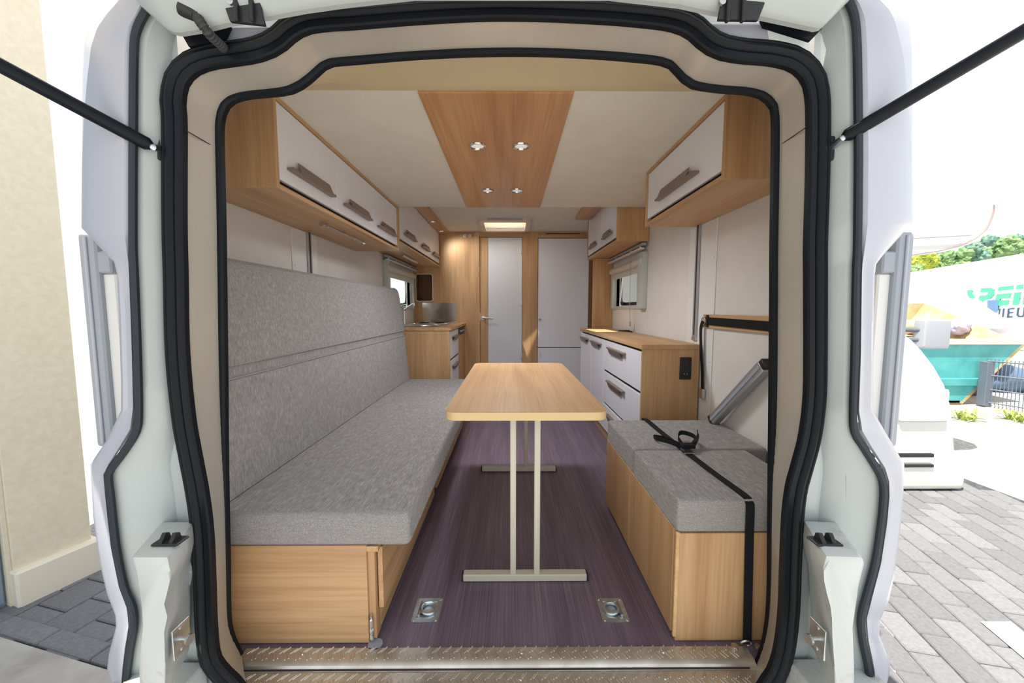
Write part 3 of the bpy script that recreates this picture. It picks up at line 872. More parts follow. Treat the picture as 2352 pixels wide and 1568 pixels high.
# -- washroom door, posts and the tall fridge cabinet in the far wall
DZ = 1.889
struct('trim_4', B().box(-.42, -.365, YB - .012, YB + .03, 0, ZH, .001), M['oak_z'])
struct('trim_5', B().box(.152, .338, YB - .014, YB + .03, 0, ZH, .001), M['oak_z'])
struct('trim_6', B().box(-.365, .152, YB - .004, YB + .03, DZ + .006, ZH, .001), M['oak_x'])
b = B().box(-.361, -.266, YB, YB + .025, .03, DZ, .001)
door = struct('door_1', b, M['oak_z'])
make('frosted_panel', B().box(-.266, .148, YB + .004, YB + .020, .03, DZ, .002), M['frost'], door)
hd = make('door_handle', B().disc((-.325, YB, .925), (0, -1, 0), .026, .008, 22), M['satin'], door)
make('lever', B().tube([(-.325, YB - .006, .925), (-.325, YB - .042, .925), (-.30, YB - .048, .925), (-.20, YB - .046, .918)], [.012, .012, .012, .010], 12), M['satin'], hd)
make('latch_plate', B().box(-.364, -.356, YB - .006, YB, .89, .985, .001), M['white'], door)
for z in (.46, 1.11, 1.73):
    make('hinge', B().box(.122, .150, YB - .006, YB + .004, z - .032, z + .032, .002), M['satin'], door)
t = thing('fridge_cabinet', 'tall white fridge cabinet front beside the washroom door', 'fridge', (.65, YB, 0))
make('upper_door', B().box(.342, .955, YB - .006, YB + .015, .566, 1.876, .002), M['lacquer'], t)
make('lower_door', B().box(.342, .955, YB - .006, YB + .015, .06, .558, .002), M['lacquer'], t)
make('frame', B().box(.335, 1.02, YB + .015, YB + .02, 0, 1.90, 0), M['gap'], t)
hx = make('lintel', B().box(.338, XR, YB - .004, YB + .02, 1.882, ZH, .001), M['oak_x'], t)
make('vent_slot', B().box(.43, .84, YB - .006, YB - .003, 1.928, 1.938, 0), M['gap'], hx)
make('side_strip', B().box(.957, XR, YB - .008, YB + .02, 0, 1.882, .001), M['oak_dark_and_shade'], t)
make('push_knob', B().disc((.368, YB - .006, .905), (0, -1, 0), .016, .010, 18), M['greypost'], t)
make('lock', B().box(.372, .380, YB - .012, YB - .005, .43, .50, .002), M['steel'], t)
for x, lab in ((-.538, 'small white oval hook on the oak wall, the one nearer the kitchen cabinets'), (-.480, 'small white oval hook on the oak wall, the one nearer the washroom door')):
    h = make('coat_hook', B().disc((x, YB, 1.908), (0, -1, 0), .020, .006, 20, .016), M['white'])
    make('peg', B().tube([(x, YB - .005, 1.905), (x, YB - .025, 1.898), (x, YB - .03, 1.915)], .005, 8), M['chrome'], h)
    tag(h, lab, 'hook', 'coat hooks by the washroom door')

# -- roof hatch
OPAL = mat('opal_acrylic', (.95, .90, .82), .4)
_nt = OPAL.node_tree
_tr = _nt.nodes.new('ShaderNodeBsdfTranslucent'); _tr.inputs[0].default_value = (.95, .89, .80, 1)
_nt.links.new(_tr.outputs[0], _nt.nodes['Material Output'].inputs[0])
hx0, hx1, hy0, hy1 = -.32, .222, 3.98, 4.56
b = B()
r_out, r_in = rr(hx0, hx1, hy0, hy1, .07, 0), rr(HX0 + .005, HX1 - .005, HY0 + .005, HY1 - .005, .02, 0)
b.loft([[(x, y, ZH) for x, y, _ in r_out], [(x, y, ZH - .030) for x, y, _ in r_out], [((x + u) / 2, (y + v) / 2, ZH - .038) for (x, y, _), (u, v, _) in zip(r_out, r_in)], [(x, y, ZH - .030) for x, y, _ in r_in], [(x, y, ZH + .09) for x, y, _ in r_in]], True)
hatch = struct('window_3', b, mat('hatch_frame', (.70, .60, .53), .5))
dl, dr_, dn, df, dz = HX0 - .02, HX1 + .02, HY0 - .02, HY1 + .02, ZH + .09
make('hatch_pane', B().prism([(dl, 4.365, dz), (-.008, 4.412, dz), (dr_, 4.412, dz), (dr_, df, dz), (dl, df, dz)], (0, 0, .004)), OPAL, hatch)  # panes part along an added slit, cut to throw a sun streak
make('hatch_pane', B().prism([(dl, dn, dz), (dr_, dn, dz), (dr_, 4.412, dz), (-.008, 4.412, dz), (dl, 4.325, dz)], (0, 0, .004)), OPAL, hatch)
make('blind_rail', B().box(HX0 + .01, HX1 - .01, HY1 - .045, HY1 - .030, ZH - .010, ZH + .01, .002), M['alu'], hatch)
make('grip_slot', B().box(hx0 + .09, hx1 - .09, hy0 - .001, hy0 + .004, ZH - .020, ZH - .004, .001), M['greypost'], hatch)

# -- windows
def side_window(name, xw, out, wy0, wy1, wz0, wz1, fy0, fy1, zt, zb, rail0, rail1, railz, near_w):
    """opening with hinged pane, posts of the blind, cassette, rail with gliders"""
    b = B()
    for y0, y1, z0, z1 in ((wy0 - .03, wy0, wz0 - .03, wz1 + .03), (wy1, wy1 + .03, wz0 - .03, wz1 + .03), (wy0, wy1, wz0 - .03, wz0), (wy0, wy1, wz1, wz1 + .03)):
        b.box(xw - out * .03, xw + out * .008, y0, y1, z0, z1, .002)
    wn = struct(name, b, M['winframe'])
    xo = xw - out * .05
    make('glass_pane', B().box(xo, xo - out * .006, wy0 - .02, wy1 + .02, wz0 - .02, wz1 + .02, 0), M['glass'], wn)
    b = B()                                 # dark pane border
    p = rr(wy0 + .005, wy1 - .005, wz0 + .005, wz1 - .005, .06, 0)
    q = rr(wy0 + .035, wy1 - .035, wz0 + .035, wz1 - .035, .05, 0)
    b.loft([[(xo + out * .002, y, z) for y, z, _ in p], [(xo + out * .014, y, z) for y, z, _ in p], [(xo + out * .014, y, z) for y, z, _ in q], [(xo + out * .002, y, z) for y, z, _ in q]], True)
    make('pane_border', b, M['black'], wn)
    make('stay_arm', B().tube([(xo + out * .03, wy1 - .06, wz0 + .04), (xo + out * .03, wy1 - .13, wz1 - .03)], .007, 8), M['white'], wn)
    make('pane_catch', B().box(xo + out * .015, xo + out * .04, wy1 - .17, wy1 - .13, wz0 + .012, wz0 + .04, .004), M['black'], wn)
    make('blind_post', B().box(xw, xw + out * .045, fy0, fy0 + near_w, zb, zt, .006, 2), M['winframe'], wn)
    make('blind_post', B().box(xw, xw + out * .04, fy1 - .06, fy1, zb, zt - .06, .006, 2), M['winframe'], wn)
    make('blind_cassette', B().tube([(xw + out * .032, fy0 + .02, zt - .07), (xw + out * .032, fy1, zt - .07)], .030, 14), M['cassette'], wn)
    make('blind_edge', B().box(xw + out * .006, xw + out * .022, fy0 + near_w, fy1 - .06, zt - .15, zt - .095, .003), M['cassette'], wn)
    rl = make('curtain_rail', B().box(xw + out * .02, xw + out * .055, rail0, rail1, railz - .022, railz, .003), M['greypost'], wn)
    make('rail_lip', B().box(xw + out * .028, xw + out * .062, rail0 + .02, rail1 - .02, railz - .048, railz - .034, .003), M['white'], wn)
    for k in range(5):
        y = rail0 + .06 + (rail1 - rail0 - .12) * k / 4
        make('glider', B().box(xw + out * .040, xw + out * .052, y - .010, y + .010, railz - .050, railz - .018, .002), M['white'], rl)
    return wn


wl = side_window('window_1', XL, 1, *WL, 3.57, 4.60, 1.485, 1.035, 3.55, 4.66, 1.527, .09)
wr = side_window('window_2', XR, -1, *WR, 3.0, 3.93, 1.475, 1.035, 2.99, 4.03, 1.542, .115)
make('blind_cord', B().tube([(XR - .06, 3.24, 1.50), (XR - .062, 3.23, 1.30), (XR - .06, 3.24, 1.05), (XR - .05, 3.25, .92)], .0022, 6), M['greypost'], wr)
make('cord_weight', B().tube([(XR - .05, 3.25, .925), (XR - .05, 3.25, .885)], .008, 8), M['greypost'], wr)

# -- wall tracks
def wall_track(name, xw, out, y0, y1, z0, z1, tz0):
    o = struct(name, B().box(xw, xw + out * .006, y0, y1, z0, z1, .002), M['white'])
    ym = y0 + (y1 - y0) * .62
    tk = make('track', B().box(xw + out * .006, xw + out * .016, ym - .022, ym + .022, tz0, z1, .002), M['alu'], o)
    make('track_slot', B().box(xw + out * .0155, xw + out * .0165, ym - .007, ym + .007, tz0 + .02, z1, 0), M['gap'], tk)
    make('track_end', B().box(xw + out * .006, xw + out * .020, ym - .024, ym + .024, tz0 - .012, tz0 + .006, .003), M['steel'], tk)
    for z in (z0 + .15, (z0 + z1) / 2, z1 - .2):
        make('rivet', B().disc((xw + out * .006, y0 + .02, z), (out, 0, 0), .006, .003, 10), M['white'], o)
    return o


wall_track('trim_7', XL, 1, 2.09, 2.36, .0, 1.47, .40)
wall_track('trim_8', XR, -1, 2.0, 2.30, .0, 1.50, .865)

# -- lashing board with straps on the side wall
t = thing('lashing_board', 'oak lashing board with taut black strap on the side wall', 'board', (XR, 1.7, .93))
make('board', B().box(XR - .016, XR - .001, 1.28, 2.085, .931, 1.002, .001), M['oak_y'], t)
make('webbing', B().ribbon([(XR - .020, 2.06, .968), (XR - .021, 1.6, .962), (XR - .022, 1.28, .956)], (0, 0, 1), .040, .003), M['webbing'], t)
make('strap_clip', B().box(XR - .028, XR - .016, 2.025, 2.038, .935, 1.0, .002), M['black'], t)
make('anchor', B().ring((XR - .022, 2.07, .966), (1, 0, 0), .020, .003, 18, 6), M['steel'], t)
t = thing('hanging_strap', 'black strap with metal buckle hanging from the lashing board', 'strap', (XR, 2.09, .55))
make('webbing', B().ribbon(crom([(XR - .022, 2.075, .966), (XR - .027, 2.085, .92), (XR - .024, 2.078, .80), (XR - .020, 2.066, .70), (XR - .018, 2.06, .585)], 24), [(0, .25 + .03 * i, .2) for i in range(24)], .026, .003), M['webbing'], t)
make('buckle', B().box(XR - .028, XR - .010, 2.036, 2.084, .545, .598, .004), M['steel'], t)
# -- grey profile leaning in the corner
p0, p1 = Vector((XR - .045, 1.88, .475)), Vector((XR - .03, 1.545, .80))
d = (p1 - p0).normalized(); n_ = Vector((1, 0, 0)); s_ = d.cross(n_).normalized()
t = thing('support_profile', 'grey aluminium profile with black end cap leaning on the side wall', 'profile', p0)
make('profile', B().obox((p0 + p1) / 2, d * ((p1 - p0).length / 2), n_ * .018, s_ * .026, .004), M['alu'], t)
make('profile_edge', B().obox((p0 + p1) / 2 - n_ * .019, d * ((p1 - p0).length / 2 - .004), n_ * .002, s_ * .008, .001), M['greypost'], t)
make('end_cap', B().obox(p1 + d * .012, d * .014, n_ * .020, s_ * .022, .006), M['black'], t)
make('foot_cap', B().obox(p0 - d * .004, d * .012, n_ * .019, s_ * .028, .003), M['black'], t)

# -- lashing rings in the floor
def lash(x, y, flip, label):
    t = thing('lashing_ring', label, 'lashing ring', (x, y, 0), 'floor lashing rings')
    b = B()
    o_, i_ = rr(x - .045, x + .045, y - .053, y + .053, .008, 0), rr(x - .030, x + .030, y - .036, y + .036, .006, 0)
    b.loft([[(u, v, .0005) for u, v, _ in o_], [(u, v, .003) for u, v, _ in o_], [(u, v, .003) for u, v, _ in i_], [(u * .96 + x * .04, v * .96 + y * .04, .0008) for u, v, _ in i_]], True)
    make('plate', b, M['zinc'], t, angle=25)
    make('dish', B().box(x - .031, x + .031, y - .037, y + .037, .0006, .0014, 0), M['zinc'], t)
    make('ring', B().ring((x + flip * .004, y, .007), (flip * .12, 0, 1), .024, .0055, 28, 10), M['zinc'], t)
    make('hinge_bar', B().tube([(x - flip * .024, y - .030, .006), (x - flip * .024, y + .030, .006)], .0045, 8), M['steel'], t)
    for u in (-.037, .037):
        for v in (-.045, .045):
            make('screw', B().disc((x + u, y + v, .003), (0, 0, 1), .005, .0018, 10, .003), M['steel'], t)


lash(-.283, 1.235, 1, 'square zinc lashing ring plate in the floor near the long bench')
lash(.352, 1.232, -1, 'square zinc lashing ring plate in the floor near the storage seat')

# ------------------------------------------------------------------ raised tailgate, its hinges, gas struts
TGY = .885
tg = thing('tailgate', 'raised white tailgate hanging over the opening', 'tailgate', (0, .5, 1.75))
px = [(290, -70), (308, -4), (330, 20), (352, 40), (385, 68), (400, 74), (414, 75), (470, 66), (520, 53), (614, 38), (700, 22), (800, 8), (950, -8), (1400, -8), (1560, 10), (1650, 29), (1752, 38), (1840, 57), (1876, 65), (1890, 62), (1948, 4), (1990, -70)]
pp = [at(x, y, Y=TGY) for x, y in px]
b = B(); b.loft([pp, [Vector((p.x, p.y - .012, p.z + .004)) for p in pp], [Vector((p.x * 1.02, p.y - .06, p.z + .06)) for p in pp], [Vector((p.x * 1.12, -.45, 2.72)) for p in pp]])
b.quad(pp[0], pp[-1], Vector((pp[-1].x, TGY, 1.95)), Vector((pp[0].x, TGY, 1.95)))
make('inner_panel', b, M['body'], tg, angle=50)
b = B().prism([pp[0], *pp[1:-1], pp[-1]], (0, .012, 0))
make('lower_flange', b, M['body'], tg)
b = B().loft([[(-1.02, TGY, 1.93), (.98, TGY, 1.93)], [(-1.25, -.45, 2.80), (1.2, -.45, 2.80)]])
bb = B(); bb.loft([[(-1.42, TGY + .02, 1.86), (1.42, TGY + .02, 1.86)], [(-1.62, -.5, 2.82), (1.60, -.5, 2.82)]])
make('outer_skin', bb, M['bodyout'], tg)
for hp in ([(508, -6), (527, 48), (608, 57), (600, 28), (596, -6)], [(1660, -6), (1650, 44), (1742, 46), (1757, 8), (1757, -6)]):
    hg = make('hinge', B().prism([at(x, y, Y=TGY - .02) for x, y in hp], (0, .008, 0), .002), M['black'], tg)
    c0 = at(sum(p[0] for p in hp[:3]) / 3, 22, Y=TGY - .03)
    make('hinge_rib', B().box(c0.x - .012, c0.x - .004, TGY - .030, TGY - .018, c0.z - .02, c0.z + .05, .002), M['black'], hg)
    make('hinge_rib', B().box(c0.x + .020, c0.x + .028, TGY - .030, TGY - .018, c0.z - .02, c0.z + .05, .002), M['black'], hg)
    make('hinge_bolt', B().disc((c0.x - .02, TGY - .02, c0.z + .02), (0, -1, 0), .007, .006, 8), M['steel'], hg)
for fp in ([(413, 72), (525, 48), (528, 62), (515, 88), (433, 107)], [(1748, 44), (1890, 64), (1862, 93), (1755, 60)]):
    make('rubber_flap', B().prism([at(x, y, Y=.925) for x, y in fp], (0, .008, 0), .001), M['rubber'], tg)
for x in (352, 1912):
    make('drain_clip', B().disc(at(x + 6, 20, Y=TGY - .012), (0, -1, 0), .005, .004, 8), M['steel'], tg)
# white gussets behind the hinges belong to the body
for gp in ([(516, 112), (516, 78), (528, 63), (632, 62), (618, 100), (600, 112)], [(1640, 112), (1632, 52), (1752, 50), (1762, 62), (1768, 96), (1768, 130)]):
    make('roof_gusset', B().prism([at(x, y, Y=.942) for x, y in gp], (0, .008, 0), .002), M['bodyout'], wall_rear)
t = thing('cable_conduit', 'black corrugated cable sleeve between tailgate and body', 'cable', at(430, 18, Y=.87))
c0, c1 = at(418, 16, Y=TGY - .014), at(452, 38, Y=TGY - .016)
make('grommet', B().tube([c0, c0.lerp(c1, .3), c1], [.012, .021, .011], 14), M['black'], t)
cp = crom([c1, at(468, 62, Y=.86), at(486, 84, Y=.88), at(508, 104, Y=.915), at(514, 112, Y=.945)], 61)
make('sleeve', B().tube(cp, [.0105 if i % 4 < 2 else .0075 for i in range(61)], 12), mat('sleeve_grey', (.035, .035, .035), .6), t, angle=20)
for nm, a0, a1, br, lab in (('left', (352, 338), (0, 150), (366, 340), 'black gas strut holding up the tailgate, on the cream wall side'), ('right', (1934, 318), (2352, 72), (1908, 340), 'black gas strut holding up the tailgate, on the skip and trees side')):
    p0, p1 = at(*a0, Y=.915), at(*a1, Y=.82)
    d = (p1 - p0).normalized()
    t = thing('gas_strut', lab, 'gas strut', p0, 'tailgate gas struts')
    pe = p1 + d * .30
    make('cylinder', B().tube([p0 + d * .004, p0 + d * .012, p1, pe], [.009, .0145, .0145, .0145], 18), M['rubber'], t)
    q = at(*br, Y=YO - .004)
    make('rod_end', B().tube([p0 + d * .012, p0, q.lerp(p0, .3), q], [.006, .007, .009, .008], 10), M['zinc'], t)
    make('bracket', B().box(q.x - .006, q.x + .006, YO - .012, YO + .01, q.z - .030, q.z + .026, .003), M['black'], t)
    make('ball_joint', B().disc((pe.x, pe.y, pe.z - .012), (0, 0, 1), .014, .024, 12), M['zinc'], t)
    zs_ = 1.86 + (TGY + .02 - pe.y) / 1.405 * .96
    make('strut_bracket', B().box(pe.x - .012, pe.x + .012, pe.y - .02, pe.y + .02, pe.z, zs_ + .01, .003), M['body'], tg)

# ------------------------------------------------------------------ outside
GZ = -.60
GRAVEL = speckled('pale_gravel', (.34, .32, .28), (.56, .54, .50), 26., .9, bmp=.6)
gr = struct('ground', B().box(-60, 120, -30, 160, GZ - .30, GZ - .022, 0), GRAVEL)
PAV = [speckled('paver_grey_%d' % i, (c * .82, c * .83, c * .88), (c, c, c * 1.05), 60., .85, bmp=.5) for i, c in enumerate((.165, .19, .215))]
PAVB = [speckled('paver_blue_%d' % i, (c * .8, c * .82, c * .9), (c, c * 1.02, c * 1.1), 70., .8, bmp=.5) for i, c in enumerate((.20, .23, .215))]
YG = math.radians(14)
e1, e2 = Vector((math.cos(YG), -math.sin(YG), 0)), Vector((math.sin(YG), math.cos(YG), 0))


def paver_mesh(name, a, c, m):
    b = B()
    b.obox((0, 0, -.02), e1 * (a / 2 - .003), e2 * (c / 2 - .003), (0, 0, .02), .006)
    bm = b.bm
    bmesh.ops.recalc_face_normals(bm, faces=bm.faces)
    me = bpy.data.meshes.new(name); bm.to_mesh(me); bm.free(); me.materials.append(m)
    return me


def lay(meshes, a, c, u0, u1, v0, v1, inside, half_bond=True, zj=.004):
    nrow = int((u1 - u0) / a)
    k = 0
    for i in range(nrow):
        off = (c / 2 if (i % 2 and half_bond) else 0)
        v = v0 + off
        while v < v1:
            p = e1 * (u0 + a * i) + e2 * v
            if inside(p.x, p.y):
                o = bpy.data.objects.new('paver', random.choice(meshes))
                COL.objects.link(o)
                o.parent = gr
                o.location = Vector((p.x, p.y, GZ + random.uniform(-zj, 0))) - gr.location
                k += 1
            v += c
    return k


bed = struct('path', B().box(-9, 4.42, -9, 3.62, GZ - .022, GZ - .012, 0), speckled('pale_bounce_yard', (.44, .43, .42), (.52, .51, .50), 40., .9))  # yard toned pale, mostly out of view, to bounce sunlight into the van
SANDM = speckled('paving_sand', (.05, .05, .055), (.10, .10, .105), 40., .95)
make('joint_sand', B().prism([(1.42, 1.1, GZ - .011), (4.42, 1.1, GZ - .011), (4.42, 3.62, GZ - .011), (3.3, 3.62, GZ - .011)], (0, 0, .001)), SANDM, bed)
make('joint_sand', B().box(-3.2, -1.4, 1.45, 2.95, GZ - .011, GZ - .010, 0), SANDM, bed)
mp = [paver_mesh('paver', .135, .27, m) for m in PAV]
lay(mp, .135, .27, .7, 4.6, .9, 5.2, lambda x, y: 1.5 < x < 4.36 and 1.12 < y < 3.56 and x / max(y, .1) > .93)
mb = [paver_mesh('paver_slab', .225, .21, m) for m in PAVB]
lay(mb, .225, .21, -3.6, -1.2, .9, 2.2, lambda x, y: -3.0 < x < -1.6 and 1.25 < y < 2.9 and (Vector((x, y, 0)).dot(e2) > 1.2) and (Vector((x, y, 0)).dot(e2) < 2.0), True)
# kerb and concrete in front of the cream wall
k0 = 1.155
for i in range(6):
    c = e1 * (-3.2 + .36 * i) + e2 * 1.185
    kb = make('kerb', B().obox((c.x, c.y, GZ - .01), e1 * .177, e2 * .045, (0, 0, .02), .006), PAVB[i % 3], gr)
c = e1 * -2.3 + e2 * .33
make('concrete_slab', B().obox((c.x, c.y, GZ - .012), e1 * 1.6, e2 * .80, (0, 0, .012), .002), speckled('worn_concrete', (.36, .34, .32), (.52, .50, .47), 5., .8, bmp=.2, detail=8), gr)
# white painted strip on the pavers
b = B().quad((2.30, 1.25, GZ + .004), (2.42, 1.25, GZ + .004), (2.62, 1.86, GZ + .004), (2.46, 1.86, GZ + .004))
make('white_marking', b, mat('road_paint', (.85, .85, .85), .7), gr)

# building on the cream wall side, unseen parts added tall to shade the van
CREAM = speckled('cream_render', (.74, .67, .53), (.80, .73, .59), 30., .9, bmp=.25)
nd = Vector((.105, .285, 0)).normalized(); nn = Vector((nd.y, -nd.x, 0))
wE, wN = Vector((-2.575, 2.285, 0)), Vector((-2.682, 1.99, 0))
def wbox(p, q, t0, t1, z0, z1, bev=.004):
    c = (p + q) / 2 + nn * ((t0 + t1) / 2)
    return B().obox((c.x, c.y, (z0 + z1) / 2), (q - p) / 2, nn * ((t1 - t0) / 2), (0, 0, (z1 - z0) / 2), bev)
wo = struct('wall_outside', wbox(wN, wE, -.40, -.045, GZ - .02, 10.0), CREAM)
make('plinth', wbox(wN - nd * .01, wE + nd * .03, -.40, 0, GZ - .02, -.40, .012), mat('cream_plinth', (.84, .78, .66), .85), wo)
make('return_wall', wbox(wN - nd * .02, wN, -.40, -.06, GZ - .02, 10.0, .002), CREAM, wo)
make('far_wall', wbox(wN - nd * 6.0, wN - nd * 1.4, -.40, -.06, GZ - .02, 10.0, .002), CREAM, wo)
make('lintel', wbox(wN - nd * 1.4, wN - nd * .02, -.40, -.06, 2.6, 10.0, .002), CREAM, wo)
dr = struct('door_2', wbox(wN - nd * 1.4, wN - nd * .02, -.20, -.10, GZ - .01, 2.6, .004), speckled('blue_steel', (.26, .34, .46), (.34, .43, .55), 3., .35, (6, 6, .3), metal=.3))
make('door_rail', wbox(wN - nd * .10, wN - nd * .03, -.10, -.085, GZ + .02, 2.58, .003), mat('blue_steel_rail', (.30, .38, .50), .35, .3), dr)

# camper van parked beyond
CW = mat('camper_white', (.66, .66, .65), .25, spec=.6)
cv = thing('camper_van', 'white camper van with overcab facing the viewer beside the skip', 'van', (3.0, 5.0, GZ))
cy = 3.42
half_px = [(2195, 1108), (2203, 1085), (2200, 1045), (2196, 985), (2190, 930), (2176, 884), (2152, 842), (2122, 803), (2098, 778), (2078, 764)]
hp = [at(x, y, Y=cy) for x, y in half_px]
xc = 2.95
prof = hp + [Vector((2 * xc - p.x, p.y, p.z)) for p in reversed(hp)]
b = B()
rows = [[Vector((xc + (p.x - xc) * k, cy + dy, (p.z - ztop_) * kk + ztop_)) for p in prof] for k, dy, kk, ztop_ in ((.97, .0, .98, .3), (1.0, .05, 1, .3), (1.01, .5, 1, .3), (1.015, 1.4, 1.02, .2))]
R = b.loft(rows, True); b.bm.faces.new(R[0]); b.bm.faces.new(R[-1][::-1])
make('bonnet', b, CW, cv, angle=50)
bz = hp[0].z
make('bumper', B().box(2 * xc - 4.10, 4.10, cy - .12, cy + .25, at(2150, 1112, Y=cy).z, at(2150, 1052, Y=cy).z, .05, 4), mat('bumper_cream', (.74, .76, .68), .45), cv)
for s_ in (1, -1):
    l0, l1 = at(2068, 897, Y=cy), at(2170, 966, Y=cy)
    x0, x1 = (l0.x, l1.x) if s_ > 0 else (2 * xc - l1.x, 2 * xc - l0.x)
    hl = make('headlamp', B().box(x0, x1, cy - .025, cy + .04, l1.z, l0.z, .02, 3), mat('headlamp_glass', (.80, .82, .82), .1, spec=.8), cv)
    make('headlamp_frame', B().box(x0 - .012, x1 + .012, cy - .008, cy + .02, l1.z - .012, l0.z + .012, .02, 3), mat('headlamp_grey', (.45, .44, .44), .5), hl)
    for k in range(2):
        g0, g1 = at(2064, 1030 + 24 * k, Y=cy), at(2110, 1038 + 22 * k, Y=cy)
        xa, xb = (g0.x - .5, g1.x) if s_ > 0 else (2 * xc - g1.x, 2 * xc - g0.x + .5)
        make('grille_slot', B().box(xa, xb, cy - .13, cy - .10, g1.z, g0.z, .003), M['black'], cv)
ws = [Vector((3.78, cy + 1.0, .80)), Vector((3.60, cy + 1.5, 1.50)), Vector((2.3, cy + 1.5, 1.50)), Vector((2.12, cy + 1.0, .80))]
make('windscreen', B().prism(ws, (0, .05, 0)), mat('windscreen_glass', (.55, .62, .68), .08, spec=.8), cv)
for x0, x1 in ((3.78, 3.60), (2.12, 2.3)):
    make('pillar', B().tube([(x0, cy + .98, .76), (x1, cy + 1.5, 1.52)], .045, 8), CW, cv)
# living box with the overcab bulge
oc = [at(x, y, Y=cy + .45) for x, y in ((2080, 590), (2170, 578), (2230, 560), (2268, 530), (2284, 490), (2287, 470), (2287, 330))]
oc = oc + [Vector((2 * xc - p.x, p.y, p.z)) for p in reversed(oc)]
b = B().prism(oc, (0, 5.0, .0))
make('overcab', b, CW, cv, angle=40)
make('living_box', B().box(2 * xc - 4.30, 4.30, cy + 2.2, cy + 6.0, GZ + .4, oc[6].z, .03, 2), CW, cv)
ln = [at(x, y, Y=cy + .44) for x, y in ((2068, 590), (2110, 583), (2170, 573), (2232, 552), (2266, 524), (2282, 488), (2284, 470))]
make('overcab_trim', B().tube(crom(ln, 40), .006, 6), mat('trim_brown', (.32, .25, .24), .6), cv)
ln = [at(x, y, Y=cy + .43) for x, y in ((2068, 548), (2140, 545), (2230, 540))]
make('overcab_trim', B().tube(ln, .005, 6), mat('trim_brown_thin', (.40, .33, .32), .6), cv)
m0, m1 = at(2115, 733, Y=cy + .35), at(2170, 800, Y=cy + .35)
mi = make('mirror', B().box(m0.x, m1.x, cy + .30, cy + .42, m1.z, m0.z, .03, 3), mat('mirror_grey', (.36, .38, .43), .5), cv)
for z in (.30, .75):
    zz = m1.z + (m0.z - m1.z) * z * .75 + .02
    make('mirror_arm', B().tube([(m0.x - .16, cy + .7, zz), (m0.x + .02, cy + .36, zz)], .025, 10), mat('mirror_arm_grey', (.12, .13, .16), .6), mi)
for x in (3.78, 2.12):
    for y in (cy + .55, cy + 4.0):
        w = make('wheel', B().tube([(x - .1, y, GZ + .30), (x + .1, y, GZ + .30)], .31, 28), M['rubber'], cv)

# skip
TEAL = speckled('teal_paint', (.07, .34, .36), (.11, .44, .45), 4., .45, detail=6)
sk = thing('waste_skip', 'teal steel skip with sloping end filled with rubbish', 'skip', (7.0, 7.4, GZ))
sy = 6.5
f0 = [at(x, y, Y=sy) for x, y in ((1960, 776), (2350, 788), (2204, 925), (1960, 925))]
make('front_wall', B().prism(f0, (0, .05, 0)), TEAL, sk)
r0, r1 = at(1960, 770, Y=sy - .03), at(2354, 782, Y=sy - .03)
make('top_rim', B().box(r0.x, r1.x + .03, sy - .05, sy + .06, f0[1].z - .02, f0[1].z + .07, .01), mat('skip_rim', (.72, .62, .50), .6), sk)
bk0 = [Vector((f0[0].x, sy + 1.9, 1.12)), Vector((f0[1].x + .3, sy + 1.9, 1.16)), Vector((f0[1].x + .9, sy + 1.9, .45)), Vector((f0[2].x, sy + 1.9, GZ)), Vector((f0[3].x, sy + 1.9, GZ))]
RUST = speckled('rusty_inside', (.46, .30, .14), (.66, .55, .34), 2.4, .8, detail=7)
make('back_wall', B().prism(bk0, (0, .05, 0)), RUST, sk)
make('end_wall', B().loft([[f0[1], f0[2]], [bk0[2], bk0[3]]]) and B().prism([f0[1], f0[2], bk0[3], bk0[1]], (.05, 0, -.02)), RUST, sk)
make('side_rib', B().box(f0[3].x, at(2255, 870, Y=sy).x, sy - .04, sy + .01, at(2100, 880, Y=sy).z - .04, at(2100, 868, Y=sy).z, .01), TEAL, sk)
make('skip_floor', B().box(f0[3].x, f0[2].x, sy, sy + 1.9, GZ, GZ + .05, 0), RUST, sk)
def blob(name, label, cat, c, r, m, seed, group=None, sq=(1, 1, 1), amp=.25, sub=3, parent=None):
    rnd = random.Random(seed)
    bm = bmesh.new()
    bmesh.ops.create_icosphere(bm, subdivisions=sub, radius=1)
    ph = [(Vector((rnd.uniform(-1, 1), rnd.uniform(-1, 1), rnd.uniform(-1, 1))) * rnd.uniform(2, 7), rnd.uniform(0, 6)) for _ in range(9)]
    for v in bm.verts:
        k = 1 + amp * sum(math.sin(v.co.dot(a) + q) for a, q in ph) / 4
        v.co = Vector((v.co.x * sq[0], v.co.y * sq[1], v.co.z * sq[2])) * r * k + Vector(c)
    b = B(); b.bm.free(); b.bm = bm
    o = make(name, b, m, parent, angle=180)
    if label: tag(o, label, cat, group)
    return o
cols = [((.80, .80, .84), 'white rubbish bag in the skip, half hidden by the camper mirror'), ((.55, .52, .75), 'lilac rubbish bag in the skip'), ((.45, .58, .62), 'blue-grey rubbish bag in the skip'), ((.78, .70, .80), 'pale pink rubbish bag at the sloping end of the skip'), ((.62, .40, .26), 'brown rubbish bag at the camper end of the skip')]
for i, ((c, lab), (px_, py_)) in enumerate(zip(cols, ((2148, 750), (2194, 752), (2240, 752), (2287, 755), (2096, 750)))):
    p = at(px_, py_, Y=sy + .9)
    blob('rubbish_bag', lab, 'bag', (p.x, p.y, .67), .20, mat('bag_%d' % i, c, .5), 20 + i, 'rubbish bags in the skip', (1.2, .9, .75), .35)
make('load', B().box(f0[3].x, f0[2].x + .2, sy + .06, sy + 1.85, GZ + .05, .50, .02), mat('load_grey', (.4, .38, .36), .9), sk)

